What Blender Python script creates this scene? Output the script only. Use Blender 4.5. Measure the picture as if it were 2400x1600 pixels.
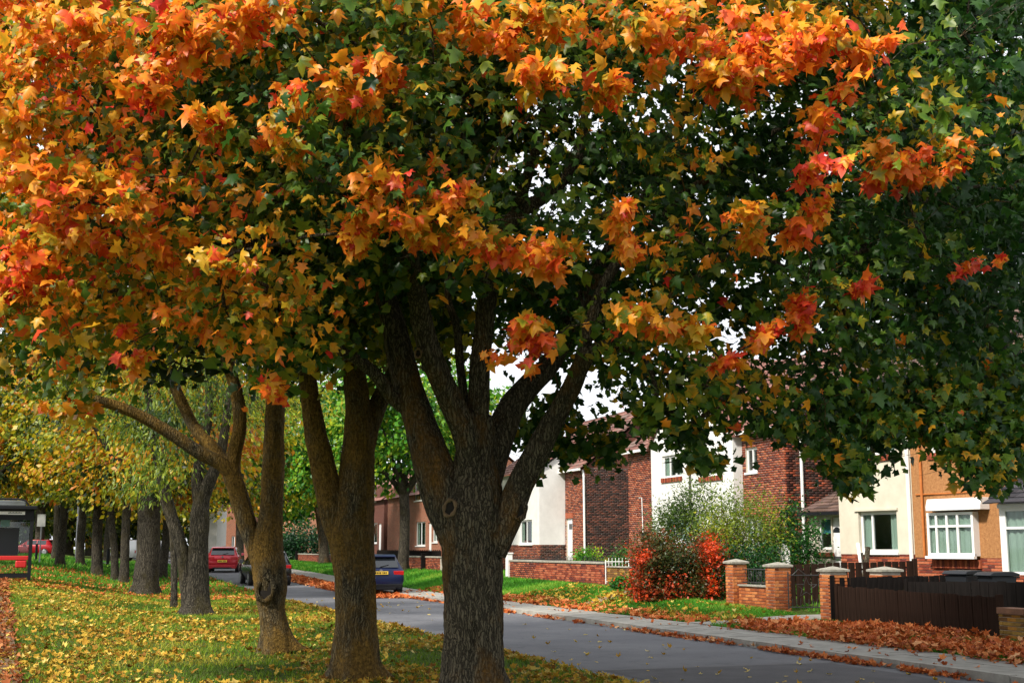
import bpy, bmesh, math, random
import numpy as np
from mathutils import Vector, Matrix, noise as mnoise

for o in list(bpy.data.objects):
    bpy.data.objects.remove(o, do_unlink=True)
SC = bpy.context.scene
COL = SC.collection
RNG = np.random.default_rng(7)
random.seed(7)

# ------------------------------------------------------------------ camera, sky, sun, exposure
F_PX = 3000.0
PITCH = math.atan(485 / F_PX)
CAM_H = 1.6
cam = bpy.data.cameras.new('camera')
cam.lens = 45.0; cam.sensor_width = 36.0; cam.clip_start = 0.1; cam.clip_end = 6000
camo = bpy.data.objects.new('camera', cam); COL.objects.link(camo)
camo.location = (0, 0, CAM_H); camo.rotation_euler = (math.pi / 2 + PITCH, 0, 0)
SC.camera = camo

SUN_EL, SUN_AZ = math.radians(42), math.radians(222)      # azimuth clockwise from +Y: behind the camera and left
w = bpy.data.worlds.new('World'); SC.world = w; w.use_nodes = True
nt = w.node_tree; nt.nodes.clear()
wo = nt.nodes.new('ShaderNodeOutputWorld'); bg = nt.nodes.new('ShaderNodeBackground')
sky = nt.nodes.new('ShaderNodeTexSky'); sky.sky_type = 'NISHITA'; sky.sun_disc = False
sky.sun_elevation = SUN_EL; sky.sun_rotation = SUN_AZ; sky.dust_density = 4.0
ns = nt.nodes.new('ShaderNodeTexNoise'); ns.inputs['Scale'].default_value = 2.2; ns.inputs['Detail'].default_value = 6
mr = nt.nodes.new('ShaderNodeMapRange'); mr.inputs[1].default_value = .3; mr.inputs[2].default_value = .7
mr.inputs[3].default_value = .86; mr.inputs[4].default_value = .99
mx = nt.nodes.new('ShaderNodeMix'); mx.data_type = 'RGBA'
mx.inputs[7].default_value = (9.6, 9.9, 10.4, 1)           # bright even cloud
nt.links.new(ns.outputs[0], mr.inputs[0]); nt.links.new(mr.outputs[0], mx.inputs[0])
nt.links.new(sky.outputs[0], mx.inputs[6]); nt.links.new(mx.outputs[2], bg.inputs[0])
bg.inputs[1].default_value = 0.10
nt.links.new(bg.outputs[0], wo.inputs[0])

sl = bpy.data.lights.new('sun', 'SUN'); sl.energy = 4.6; sl.angle = math.radians(5); sl.color = (1, .93, .82)
so = bpy.data.objects.new('sun', sl); COL.objects.link(so)
sdir = Vector((math.sin(SUN_AZ) * math.cos(SUN_EL), math.cos(SUN_AZ) * math.cos(SUN_EL), math.sin(SUN_EL)))
so.rotation_euler = sdir.to_track_quat('Z', 'Y').to_euler(); so.location = (-10, -10, 30)

SC.render.engine = 'CYCLES'
vs = SC.view_settings
vs.view_transform = 'Standard'; vs.look = 'None'; vs.exposure = 0.5; vs.gamma = 1.0; vs.use_curve_mapping = False
SC.cycles.max_bounces = 5; SC.cycles.diffuse_bounces = 3; SC.cycles.glossy_bounces = 2; SC.cycles.transmission_bounces = 3; SC.cycles.transparent_max_bounces = 10

# ------------------------------------------------------------------ geometry of the place
FW = np.array([0, math.cos(PITCH), math.sin(PITCH)]); UPV = np.array([0, -math.sin(PITCH), math.cos(PITCH)])
def P(px, py, Y):
    "point at real depth Y on the sight line through a photo pixel"
    d = np.array([1, 0, 0]) * (px - 1200) / F_PX + UPV * (800 - py) / F_PX + FW
    t = Y / d[1]
    return np.array([0, 0, CAM_H]) + t * d
def proj(p):
    p = np.asarray(p, float) - np.array([0, 0, CAM_H])
    zc = p @ FW
    return 1200 + F_PX * p[..., 0] / zc, 800 - F_PX * (p @ UPV) / zc, zc
DS, DN = np.array([-.322, .9468]), np.array([.9468, .322])     # along the street, and across it towards the houses
STREET = math.atan2(-.9468, .322)                              # local x = towards camera along the facades
def XY(s, n): return DS * s + DN * n
def SN(x, y): return -.322 * x + .9468 * y, .9468 * x + .322 * y
def ss(a, b, x):
    t = np.clip((np.asarray(x, float) - a) / (b - a), 0, 1); return t * t * (3 - 2 * t)
N0, N1, N2, N3 = 6.55, 11.35, 12.85, 15.9      # road edge, kerb, pavement edge, garden line
def gz(s, n):
    s = np.asarray(s, float); n = np.asarray(n, float)
    rise = .45 * ss(42, 90, s)
    left = rise + .6 * ss(3.2, -2.5, n) * ss(12, 42, s)
    bank = np.maximum(np.interp(s, [0, 24, 27, 38, 48, 90], [0, 0, .15, .45, .5, .55]), rise)
    right = rise + (bank - rise) * ss(N2, N3, n)
    right = right + (np.maximum(bank, np.interp(s, [23.5, 26.5], [.08, .5])) - bank) * ss(16.3, 19.5, n)
    z = np.where(n <= N0, left, np.where(n < N1, rise - .1, np.where(n <= N2, rise, right)))
    return z
def gxy(x, y):
    s, n = SN(x, y); return gz(s, n)
def place(px, Y):
    "ground point under photo column px at depth Y"
    z = 0.0
    for _ in range(4):
        x = (px - 1200) / F_PX * (Y * math.cos(PITCH) + (z - CAM_H) * math.sin(PITCH))
        z = float(gxy(x, Y))
    return np.array([x, Y, z])
def on_n(px, n, py=1285):
    "street coordinate s where photo column px meets the vertical plane n"
    m = (px - 1200) / F_PX * (math.cos(PITCH) + math.sin(PITCH) * (1285 - py) / F_PX)
    Y = n / (.9468 * m + .322)
    return -.322 * m * Y + .9468 * Y, Y
def zat(px, py, Y): return float(P(px, py, Y)[2])

# ------------------------------------------------------------------ helpers
def lin(h):
    h = h.lstrip('#'); c = [int(h[i:i + 2], 16) / 255 for i in (0, 2, 4)]
    return tuple(v / 12.92 if v <= .04045 else ((v + .055) / 1.055) ** 2.4 for v in c)
def L4(h): return (*lin(h), 1)
MATS = {}
def mat(name, color=None, rough=.7, metal=0.0, spec=.5, build=None):
    if name in MATS: return MATS[name]
    m = bpy.data.materials.new(name); m.use_nodes = True
    b = m.node_tree.nodes['Principled BSDF']
    if color is not None: b.inputs['Base Color'].default_value = (*color, 1)
    b.inputs['Roughness'].default_value = rough; b.inputs['Metallic'].default_value = metal
    b.inputs['Specular IOR Level'].default_value = spec
    if build: build(m.node_tree, b)
    MATS[name] = m; return m
def nodes_noise(nt, scale, detail=5, coord='Object', vec_scale=None, rough=.6):
    tc = nt.nodes.new('ShaderNodeTexCoord'); n = nt.nodes.new('ShaderNodeTexNoise')
    n.inputs['Scale'].default_value = scale; n.inputs['Detail'].default_value = detail; n.inputs['Roughness'].default_value = rough
    if vec_scale:
        mp = nt.nodes.new('ShaderNodeMapping'); mp.inputs['Scale'].default_value = vec_scale
        nt.links.new(tc.outputs[coord], mp.inputs[0]); nt.links.new(mp.outputs[0], n.inputs[0])
    else: nt.links.new(tc.outputs[coord], n.inputs[0])
    return n
def ramp(nt, src, stops):
    r = nt.nodes.new('ShaderNodeValToRGB'); e = r.color_ramp.elements
    while len(e) < len(stops): e.new(.5)
    for el, (p, c) in zip(e, stops):
        el.position = p; el.color = (*c, 1) if len(c) == 3 else c
    nt.links.new(src, r.inputs[0]); return r
def bump(nt, src, b, strength=.3, dist=.02):
    bp = nt.nodes.new('ShaderNodeBump'); bp.inputs['Strength'].default_value = strength; bp.inputs['Distance'].default_value = dist
    nt.links.new(src, bp.inputs['Height']); nt.links.new(bp.outputs[0], b.inputs['Normal']); return bp
def noisy(name, c1, c2, scale=8, rough=.8, bs=.25, bd=.01, c3=None, scale2=None, vec=None, spec=.3):
    "plain surface with two-tone mottling and fine relief"
    def bd_(nt, b):
        n = nodes_noise(nt, scale, 6, vec_scale=vec)
        st = [(.3, c1), (.7, c2)] if c3 is None else [(.25, c1), (.5, c2), (.75, c3)]
        r = ramp(nt, n.outputs[0], st); nt.links.new(r.outputs[0], b.inputs['Base Color'])
        n2 = nodes_noise(nt, scale2 or scale * 6, 4, vec_scale=vec); bump(nt, n2.outputs[0], b, bs, bd)
    return mat(name, None, rough, spec=spec, build=bd_)
def attr_mat(name, rough=.6, trans=0.0, spec=.3, noise_amt=0.0):
    "material coloured by each piece's own colour attribute"
    def b_(nt, b):
        a = nt.nodes.new('ShaderNodeAttribute'); a.attribute_name = 'col'
        src = a.outputs[0]
        if noise_amt:
            n = nodes_noise(nt, 30, 4); mm = nt.nodes.new('ShaderNodeMix'); mm.data_type = 'RGBA'; mm.blend_type = 'MULTIPLY'
            mm.inputs[0].default_value = noise_amt; nt.links.new(src, mm.inputs[6])
            r = ramp(nt, n.outputs[0], [(.3, (.45, .45, .45)), (.7, (1.2, 1.2, 1.2))]); nt.links.new(r.outputs[0], mm.inputs[7]); src = mm.outputs[2]
        nt.links.new(src, b.inputs['Base Color'])
        if trans:
            t = nt.nodes.new('ShaderNodeBsdfTranslucent'); nt.links.new(src, t.inputs[0])
            ms = nt.nodes.new('ShaderNodeMixShader'); ms.inputs[0].default_value = trans
            out = nt.nodes['Material Output']
            nt.links.new(b.outputs[0], ms.inputs[1]); nt.links.new(t.outputs[0], ms.inputs[2]); nt.links.new(ms.outputs[0], out.inputs[0])
    return mat(name, None, rough, spec=spec, build=b_)

def link(o, parent=None):
    COL.objects.link(o)
    if parent is not None: o.parent = parent
    return o
def tag(o, label=None, cat=None, group=None, kind=None):
    if label: o['label'] = label
    if cat: o['category'] = cat
    if group: o['group'] = group
    if kind: o['kind'] = kind
    return o
def empty(name, loc, rz=0.0, label=None, cat=None, group=None):
    o = bpy.data.objects.new(name, None); COL.objects.link(o)
    o.location = loc; o.rotation_euler = (0, 0, rz); o.empty_display_size = .2
    return tag(o, label, cat, group)
def np_mesh(name, V, T, material, cols=None, smooth=False):
    "triangle or quad mesh straight from arrays"
    me = bpy.data.meshes.new(name); V = np.asarray(V, np.float32); T = np.asarray(T, np.int32); k = T.shape[1]
    me.vertices.add(len(V)); me.vertices.foreach_set('co', V.ravel())
    me.loops.add(T.size); me.loops.foreach_set('vertex_index', T.ravel())
    me.polygons.add(len(T)); me.polygons.foreach_set('loop_start', np.arange(0, T.size, k, dtype=np.int32))
    me.polygons.foreach_set('loop_total', np.full(len(T), k, np.int32))
    if smooth: me.polygons.foreach_set('use_smooth', np.ones(len(T), bool))
    me.update(calc_edges=True)
    if cols is not None:
        a = me.color_attributes.new('col', 'FLOAT_COLOR', 'POINT')
        c = np.ones((len(V), 4), np.float32); c[:, :3] = cols; a.data.foreach_set('color', c.ravel())
    me.materials.append(material); return me
class MB:
    "collects boxes, prisms and tubes into one mesh"
    def __init__(s): s.v = []; s.f = []; s.c = []
    def add(s, vs, fs, col=None):
        b = len(s.v); s.v += [tuple(v) for v in vs]; s.f += [tuple(i + b for i in f) for f in fs]
        if col is not None: s.c += [col] * len(vs)
        return s
    def box(s, x0, x1, y0, y1, z0, z1, col=None):
        return s.add([(x0, y0, z0), (x1, y0, z0), (x1, y1, z0), (x0, y1, z0), (x0, y0, z1), (x1, y0, z1), (x1, y1, z1), (x0, y1, z1)],
                     [(0, 3, 2, 1), (4, 5, 6, 7), (0, 1, 5, 4), (1, 2, 6, 5), (2, 3, 7, 6), (3, 0, 4, 7)], col)
    def prism(s, poly, y0, y1, col=None):
        "polygon in x,z extruded along y"
        n = len(poly)
        return s.add([(x, y0, z) for x, z in poly] + [(x, y1, z) for x, z in poly],
                     [tuple(range(n))[::-1], tuple(range(n, 2 * n))] + [(i, (i + 1) % n, n + (i + 1) % n, n + i) for i in range(n)][::1], col)
    def prismx(s, poly, x0, x1, col=None):
        n = len(poly)
        return s.add([(x0, y, z) for y, z in poly] + [(x1, y, z) for y, z in poly],
                     [tuple(range(n)), tuple(range(n, 2 * n))[::-1]] + [(i, n + i, n + (i + 1) % n, (i + 1) % n) for i in range(n)], col)
    def prismz(s, poly, z0, z1, col=None):
        n = len(poly)
        return s.add([(x, y, z0) for x, y in poly] + [(x, y, z1) for x, y in poly],
                     [tuple(range(n))[::-1], tuple(range(n, 2 * n))] + [(i, (i + 1) % n, n + (i + 1) % n, n + i) for i in range(n)], col)
    def tube(s, pts, r, k=8, col=None, cap=True):
        pts = [Vector(p) for p in pts]; n = len(pts); rr = r if hasattr(r, '__len__') else [r] * n
        vs = []; fs = []; ref = None
        for i in range(n):
            t = (pts[min(i + 1, n - 1)] - pts[max(i - 1, 0)]).normalized()
            if ref is None: ref = t.orthogonal().normalized()
            ref = (ref - t * ref.dot(t)).normalized(); b = t.cross(ref)
            for j in range(k):
                a = 2 * math.pi * j / k; vs.append(pts[i] + (ref * math.cos(a) + b * math.sin(a)) * rr[i])
        for i in range(n - 1):
            for j in range(k):
                j2 = (j + 1) % k; fs.append((i * k + j, i * k + j2, (i + 1) * k + j2, (i + 1) * k + j))
        if cap: fs += [tuple(range(k))[::-1], tuple((n - 1) * k + j for j in range(k))]
        return s.add(vs, fs, col)
    def mesh(s, name, m, smooth=False):
        me = bpy.data.meshes.new(name); me.from_pydata(s.v, [], s.f); me.update()
        if s.c:
            a = me.color_attributes.new('col', 'FLOAT_COLOR', 'POINT')
            c = np.ones((len(s.v), 4), np.float32); c[:, :3] = np.array(s.c); a.data.foreach_set('color', c.ravel())
        if smooth: me.polygons.foreach_set('use_smooth', np.ones(len(me.polygons), bool))
        me.materials.append(m); return me
    def build(s, name, m, parent=None, smooth=False, bevel=0.0):
        o = bpy.data.objects.new(name, s.mesh(name, m, smooth)); link(o, parent)
        if bevel:
            bv = o.modifiers.new('bevel', 'BEVEL'); bv.width = bevel; bv.segments = 2; bv.limit_method = 'ANGLE'
        return o
def obj(name, me, parent=None, loc=None):
    o = bpy.data.objects.new(name, me); link(o, parent)
    if loc is not None: o.location = loc
    return o

# ------------------------------------------------------------------ materials
def bark_build(base, dark, moss, moss_amt, grain):
    def b_(nt, b):
        tc = nt.nodes.new('ShaderNodeTexCoord'); wn = nodes_noise(nt, 5, 4); vm = nt.nodes.new('ShaderNodeVectorMath'); vm.operation = 'MULTIPLY_ADD'
        vm.inputs[1].default_value = (.14, .14, .3); nt.links.new(wn.outputs[1], vm.inputs[0]); nt.links.new(tc.outputs['Object'], vm.inputs[2])
        mp = nt.nodes.new('ShaderNodeMapping'); mp.inputs['Scale'].default_value = (1, 1, .085); nt.links.new(vm.outputs[0], mp.inputs[0])
        vo = nt.nodes.new('ShaderNodeTexVoronoi'); vo.feature = 'DISTANCE_TO_EDGE'; vo.inputs['Scale'].default_value = grain; nt.links.new(mp.outputs[0], vo.inputs[0])
        rv = ramp(nt, vo.outputs[0], [(.0, (0, 0, 0)), (.22, (1, 1, 1))])
        nf = nodes_noise(nt, grain * 2.2, 6, vec_scale=(1, 1, .35))
        mh = nt.nodes.new('ShaderNodeMath'); mh.operation = 'MULTIPLY'; nt.links.new(rv.outputs[0], mh.inputs[0]); nt.links.new(nf.outputs[0], mh.inputs[1])
        r1 = ramp(nt, mh.outputs[0], [(.08, dark), (.6, base)])
        n2 = nodes_noise(nt, 2.2, 6, vec_scale=(1, 1, .55)); r2 = ramp(nt, n2.outputs[0], [(1 - moss_amt - .13, (0, 0, 0)), (1 - moss_amt + .08, (.95, .95, .95))])
        n3 = nodes_noise(nt, 26, 5); r3 = ramp(nt, n3.outputs[0], [(.35, tuple(c * .35 for c in moss)), (.65, moss)])
        mm = nt.nodes.new('ShaderNodeMix'); mm.data_type = 'RGBA'
        nt.links.new(r2.outputs[0], mm.inputs[0]); nt.links.new(r1.outputs[0], mm.inputs[6]); nt.links.new(r3.outputs[0], mm.inputs[7])
        nt.links.new(mm.outputs[2], b.inputs['Base Color'])
        bump(nt, mh.outputs[0], b, 1.0, .035)
    return b_
BARK1 = mat('maple_bark', None, .9, spec=.15, build=bark_build((.165, .14, .095), (.03, .025, .017), (.25, .125, .025), .37, 34))
BARK2 = mat('mossy_bark', None, .9, spec=.15, build=bark_build((.18, .15, .09), (.028, .023, .014), (.27, .16, .035), .5, 34))
BARK3 = mat('grey_bark', None, .9, spec=.15, build=bark_build((.115, .10, .075), (.022, .019, .014), (.08, .065, .022), .36, 30))
LEAF = attr_mat('autumn_leaf', .42, .42, .4)
LITTER = attr_mat('fallen_leaf', .7, .12, .2)
BLADE = attr_mat('grass_blade', .6, .3, .2)
BRICK = attr_mat('fired_brick', .85, 0, .2, .6)
TILE = attr_mat('roof_tile', .8, 0, .25, .5)
MORTAR = noisy('mortar', (.42, .37, .3), (.55, .5, .42), 12)
MORTAR_D = noisy('dark_mortar', (.3, .27, .23), (.42, .38, .33), 12)  # flag joints; also side wall mortar with shade put into its colour
WHITE_R = noisy('white_render', (.6, .6, .58), (.7, .7, .68), 3, .85, .3, .004, scale2=120)
CREAM_R = noisy('cream_render', (.50, .455, .365), (.60, .55, .45), 2.2, .85, .3, .004, scale2=120)
ORANGE_R = noisy('orange_pebbledash', (.24, .105, .038), (.42, .205, .08), 16, .9, .7, .02, scale2=40)
UPVC = mat('white_upvc', (.72, .72, .72), .3)
WHITE_P = noisy('white_paint', (.7, .7, .68), (.8, .8, .78), 6, .5)
STONE = noisy('coping_stone', (.2, .19, .155), (.36, .34, .29), 9, .85, .4, .006)
CURTAIN = noisy('curtain_cloth', (.52, .58, .53), (.7, .75, .69), 20, .9, vec=(14, 1, .3))
CURT_B = mat('blue_blind', (.12, .4, .52), .8)
DARK_IN = mat('dark_room', (.025, .024, .022), .9)
def glass_b(nt, b):
    out = nt.nodes['Material Output']; tr = nt.nodes.new('ShaderNodeBsdfTransparent'); tr.inputs[0].default_value = (.72, .78, .76, 1)
    gl = nt.nodes.new('ShaderNodeBsdfGlossy'); gl.inputs['Roughness'].default_value = .03
    fa = nt.nodes.new('ShaderNodeLayerWeight'); pw = nt.nodes.new('ShaderNodeMath'); pw.operation = 'POWER'; pw.inputs[1].default_value = 4
    lw = nt.nodes.new('ShaderNodeMath'); lw.operation = 'MULTIPLY_ADD'; lw.inputs[1].default_value = .5; lw.inputs[2].default_value = .045
    nt.links.new(fa.outputs['Facing'], pw.inputs[0]); nt.links.new(pw.outputs[0], lw.inputs[0])
    ms = nt.nodes.new('ShaderNodeMixShader'); nt.links.new(lw.outputs[0], ms.inputs[0]); nt.links.new(tr.outputs[0], ms.inputs[1]); nt.links.new(gl.outputs[0], ms.inputs[2])
    nt.links.new(ms.outputs[0], out.inputs[0])
GLASS = mat('window_glass', (.1, .1, .1), .05, build=glass_b)
CARGLASS = mat('car_glass', (.015, .018, .022), .04, spec=.9)
BLACK_M = mat('black_metal', (.009, .01, .012), .5, spec=.2)
IRON = mat('black_iron', (.02, .02, .021), .5)
PIPE_W = mat('white_pipe', (.75, .75, .73), .4)
PIPE_D = mat('dark_pipe', (.06, .055, .05), .5)
FENCE_W = noisy('dark_stained_wood', (.014, .008, .006), (.036, .02, .014), 5, .95, .5, .01, scale2=20, vec=(6, 6, .4), spec=.06)
FENCE_K = noisy('black_stained_wood', (.006, .005, .005), (.016, .013, .012), 5, .95, .5, .01, scale2=20, vec=(6, 6, .4), spec=.06)
def asph_b(nt, b):
    n = nodes_noise(nt, .5, 8, vec_scale=(1, 1, 1)); n2 = nodes_noise(nt, 90, 4); n3 = nodes_noise(nt, 3, 7, rough=.75)
    r1 = ramp(nt, n.outputs[0], [(.3, (.078, .08, .092)), (.5, (.105, .107, .12)), (.7, (.14, .142, .152))]); r2 = ramp(nt, n2.outputs[0], [(.3, (.6, .6, .6)), (.7, (1.3, 1.3, 1.3))]); r3 = ramp(nt, n3.outputs[0], [(.36, (.62, .62, .62)), (.46, (1, 1, 1))])
    src = r1.outputs[0]
    for q in (r2, r3):
        mm = nt.nodes.new('ShaderNodeMix'); mm.data_type = 'RGBA'; mm.blend_type = 'MULTIPLY'; mm.inputs[0].default_value = .8; nt.links.new(src, mm.inputs[6]); nt.links.new(q.outputs[0], mm.inputs[7]); src = mm.outputs[2]
    nt.links.new(src, b.inputs['Base Color']); bump(nt, n2.outputs[0], b, .5, .006)
ASPH = mat('asphalt', None, .8, spec=.35, build=asph_b)
SLAB = noisy('concrete_flag', (.2, .192, .17), (.32, .308, .275), 2.4, .9, .4, .005, scale2=70)
KERB = noisy('kerb_concrete', (.24, .228, .2), (.38, .362, .32), 5, .85, .4, .006)
RUBBER = mat('tyre_rubber', (.012, .012, .012), .8)
RIM = mat('alloy_rim', (.3, .3, .31), .35, .8)
PLATE = mat('yellow_plate', (.75, .5, .06), .4)
RED_LENS = mat('red_lens', (.4, .01, .012), .15)
def ground_b(nt, b):
    n = nodes_noise(nt, .8, 7); r = ramp(nt, n.outputs[0], [(.3, (.045, .06, .012)), (.52, (.07, .115, .014)), (.72, (.11, .085, .03))])
    n2 = nodes_noise(nt, 22, 6); r2 = ramp(nt, n2.outputs[0], [(.3, (.35, .35, .35)), (.7, (1.25, 1.25, 1.25))])
    mm = nt.nodes.new('ShaderNodeMix'); mm.data_type = 'RGBA'; mm.blend_type = 'MULTIPLY'; mm.inputs[0].default_value = 1
    nt.links.new(r.outputs[0], mm.inputs[6]); nt.links.new(r2.outputs[0], mm.inputs[7]); nt.links.new(mm.outputs[2], b.inputs['Base Color'])
    bump(nt, n2.outputs[0], b, .8, .03)
GROUND = mat('verge_turf', None, .95, spec=.1, build=ground_b)
DIRT = noisy('leafy_path', (.1, .055, .03), (.2, .12, .07), 9, .95, .6, .01)
PALE_RD = noisy('pale_road', (.24, .24, .25), (.33, .33, .34), 2, .9)

# ------------------------------------------------------------------ ground, road, pavement
def sheet(name, s_list, n_list, dz, m, kind='structure'):
    s_list = np.array(s_list, float); n_list = np.array(n_list, float)
    S, N = np.meshgrid(s_list, n_list, indexing='ij')
    X = -.322 * S + .9468 * N; Yv = .9468 * S + .322 * N; Z = gz(S, N) + dz
    V = np.stack([X, Yv, Z], -1).reshape(-1, 3); a, b = len(s_list), len(n_list)
    i, j = np.meshgrid(np.arange(a - 1), np.arange(b - 1), indexing='ij'); q = (i * b + j).ravel()
    T = np.stack([q, q + 1, q + b + 1, q + b], -1)
    T = T[:, ::-1]
    return tag(obj(name, np_mesh(name, V, T, m, smooth=False)), kind=kind)
s_g = np.concatenate([[-600, -100, -20], np.arange(0, 130, 1.5), [140, 160, 200, 300, 500, 1000, 3000]])
n_g = np.concatenate([[-3000, -800, -200, -60, -30], np.arange(-14, 6, .8), [6.2, N0 - .001, N0 + .001, 9, N1 - .001, N1 + .13, N2 - .01], np.arange(N2 + .2, 21, .4), [26, 40, 80, 200, 800, 3000]])
g = sheet('ground', s_g, n_g, 0, GROUND)
me = g.data
Vs = np.empty(len(me.vertices) * 3, np.float32); me.vertices.foreach_get('co', Vs); Vs = Vs.reshape(-1, 3)
s_, n_ = SN(Vs[:, 0], Vs[:, 1]); Vs[(n_ > N0) & (n_ < N2 + .02), 2] -= .06; me.vertices.foreach_set('co', Vs.ravel()); me.update()
tag(sheet('road', np.concatenate([[-60, -10], np.arange(0, 130, 2), [150, 200, 400]]), [N0 + .0005, 7.5, 9, 10.3, N1 - .0015], .0, ASPH))
# road seam patch: a darker resurfaced strip with an edge, across the near road
sr = sheet('road_patch', np.linspace(2, 17.2, 12), [7.2, 8.4, 9.6, 10.9], .004, noisy('new_asphalt', (.05, .049, .055), (.085, .083, .09), 2, .85, .5, .006, scale2=160))
sheet('road_seam', np.linspace(17.2, 17.27, 3), [6.8, 8.4, 9.6, 11.2], .007, mat('tar_seam', (.02, .02, .022), .6))
# pavement with flags and kerb stones
pav = empty('pavement', (0, 0, 0)); tag(pav, kind='structure')
bed = sheet('pavement_bed', np.concatenate([[-30], np.arange(0, 120, 2), [150, 250]]), [N1 + .125, N1 + .9, N2], -.02, MORTAR_D); bed.parent = pav
del bed['kind']
flag_me = []
for k in range(5):
    mb = MB(); mb.box(-.44, .44, -.335, .335, -.05, .004); flag_me.append(mb.mesh('flag', SLAB))
for i, sv in enumerate(np.arange(8.5, 74, .9)):
    for r, nv in enumerate((N1 + .125 + .345, N1 + .125 + 1.03)):
        s2 = sv + (.45 if r else 0); x, y = XY(s2, nv); z = float(gz(s2, nv))
        o = obj('paving_flag', flag_me[(i + r) % 5], pav, (x, y, z + random.uniform(-.004, .006)))
        o.rotation_euler = (random.gauss(0, .004), random.gauss(0, .004), STREET)
kb = MB().box(-.447, .447, -.062, .062, -.14, .012).mesh('kerb_stone', KERB)
kerb = empty('kerb', (0, 0, 0)); tag(kerb, kind='structure')
for i, sv in enumerate(np.arange(6, 96, .915)):
    x, y = XY(sv, N1 + .063); o = obj('kerb_stone', kb, kerb, (x, y, float(gz(sv, N1 + .3)) + random.uniform(-.006, .006))); o.rotation_euler = (0, 0, STREET + random.gauss(0, .004))
# concrete path to the gate, worn path to the far gate, leafy footpath at the left, pale side road
def strip(name, pts, wdt, m, dz=.006):
    pts = [np.array(p, float) for p in pts]; V = []; T = []
    for i, p in enumerate(pts):
        t = pts[min(i + 1, len(pts) - 1)] - pts[max(i - 1, 0)]; t /= np.linalg.norm(t); nn = np.array([-t[1], t[0]])
        for k in range(5):
            q = p + nn * wdt * (k / 4 - .5); V.append((q[0], q[1], float(gxy(q[0], q[1])) + dz))
    for i in range(len(pts) - 1):
        for k in range(4): T.append((i * 5 + k + 1, i * 5 + k, i * 5 + 5 + k, i * 5 + 6 + k))
    return tag(obj(name, np_mesh(name, V, T, m)), kind='structure')
def dens(a, b, n): return [np.array(a) * (1 - t) + np.array(b) * t for t in np.linspace(0, 1, n)]
strip('gate_path', dens(XY(25.4, N2 + .02), XY(25.6, 19.5), 24), 1.15, SLAB, .012)
strip('worn_path', dens(XY(33.2, N2 + .02), XY(35.2, N3), 16), .8, noisy('bare_earth', (.16, .12, .08), (.27, .21, .14), 6, .95), .012)
lp = [P(-40, 1700, 1)[:2] * 0] 
lpts = []
for py, px in ((1640, -12), (1560, -8), (1480, 2), (1420, 6), (1385, 8), (1368, 8)):
    Yv = CAM_H * F_PX / (py - 1285) * 1.02
    if py < 1500: Yv = {1480: 25.5, 1420: 35, 1385: 39.5, 1368: 44}[py]
    lpts.append(place(px - 26 - 78 * 20 / Yv * .75, Yv)[:2])
dl = []
for a, b in zip(lpts[:-1], lpts[1:]): dl += dens(a, b, 8)[:-1]
PATH = dl + dens(lpts[-1], lpts[-1] + np.array([-9, 18.]), 12)
strip('footpath', PATH, 1.5, DIRT, .03)
tag(sheet('side_road', np.linspace(92, 100, 6), [-140, -80, -50, -30, -20, -14, -8, -4, 0, 4, 6.4], .02, PALE_RD))

# ------------------------------------------------------------------ leaves
def leaf_template(half, center, fold=.22, droop=.18):
    "palmate outline as a fan: verts (x across, y along, z normal), tris, edge weight"
    out = list(half) + [(-x, y) for x, y in reversed(half[1:-1] if half[-1][0] == 0 else half[1:])]
    V = [(center[0], center[1], 0)] + [(x, y, 0) for x, y in out]
    V = np.array(V, float); V[:, 2] = -fold * np.abs(V[:, 0]) - droop * np.maximum(V[:, 1] - .3, 0) ** 2
    n = len(out); T = [(0, i + 1, (i + 1) % n + 1) for i in range(n)]
    W = np.r_[0, np.ones(n)]
    return V, np.array(T), W
MAPLE = leaf_template([(0, 0), (.22, -.08), (.52, 0), (.33, .19), (.7, .45), (.28, .52), (.23, .7), (0, 1.05)], (0, .3), fold=.34, droop=.45)
MAPLE_S = leaf_template([(0, 0), (.52, -.02), (.3, .24), (.68, .48), (0, 1.05)], (0, .32), fold=.34, droop=.45)
FALLEN = leaf_template([(0, 0), (.42, .0), (.34, .24), (.52, .5), (.2, .56), (0, 1.0)], (0, .35), fold=-.35, droop=-.5)
OVAL = leaf_template([(0, 0), (.3, .3), (.28, .65), (0, 1.0)], (0, .45), fold=.2, droop=.35)
NARROW = leaf_template([(0, 0), (.17, .35), (0, 1.0)], (0, .4), fold=.2, droop=.3)
QUAD = (np.array([(0, 0, 0), (.36, .42, -.1), (0, 1, -.12), (-.36, .42, -.1)], float), np.array([(0, 1, 2), (0, 2, 3)]), np.array([0, 1, 1, 1.]))
def unit(v): return v / np.maximum(np.linalg.norm(v, axis=-1, keepdims=True), 1e-9)
def leaf_frames(axis, nrm):
    a = unit(axis); n = unit(nrm - a * np.sum(a * nrm, -1, keepdims=True)); s = np.cross(a, n); return a, n, s
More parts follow.
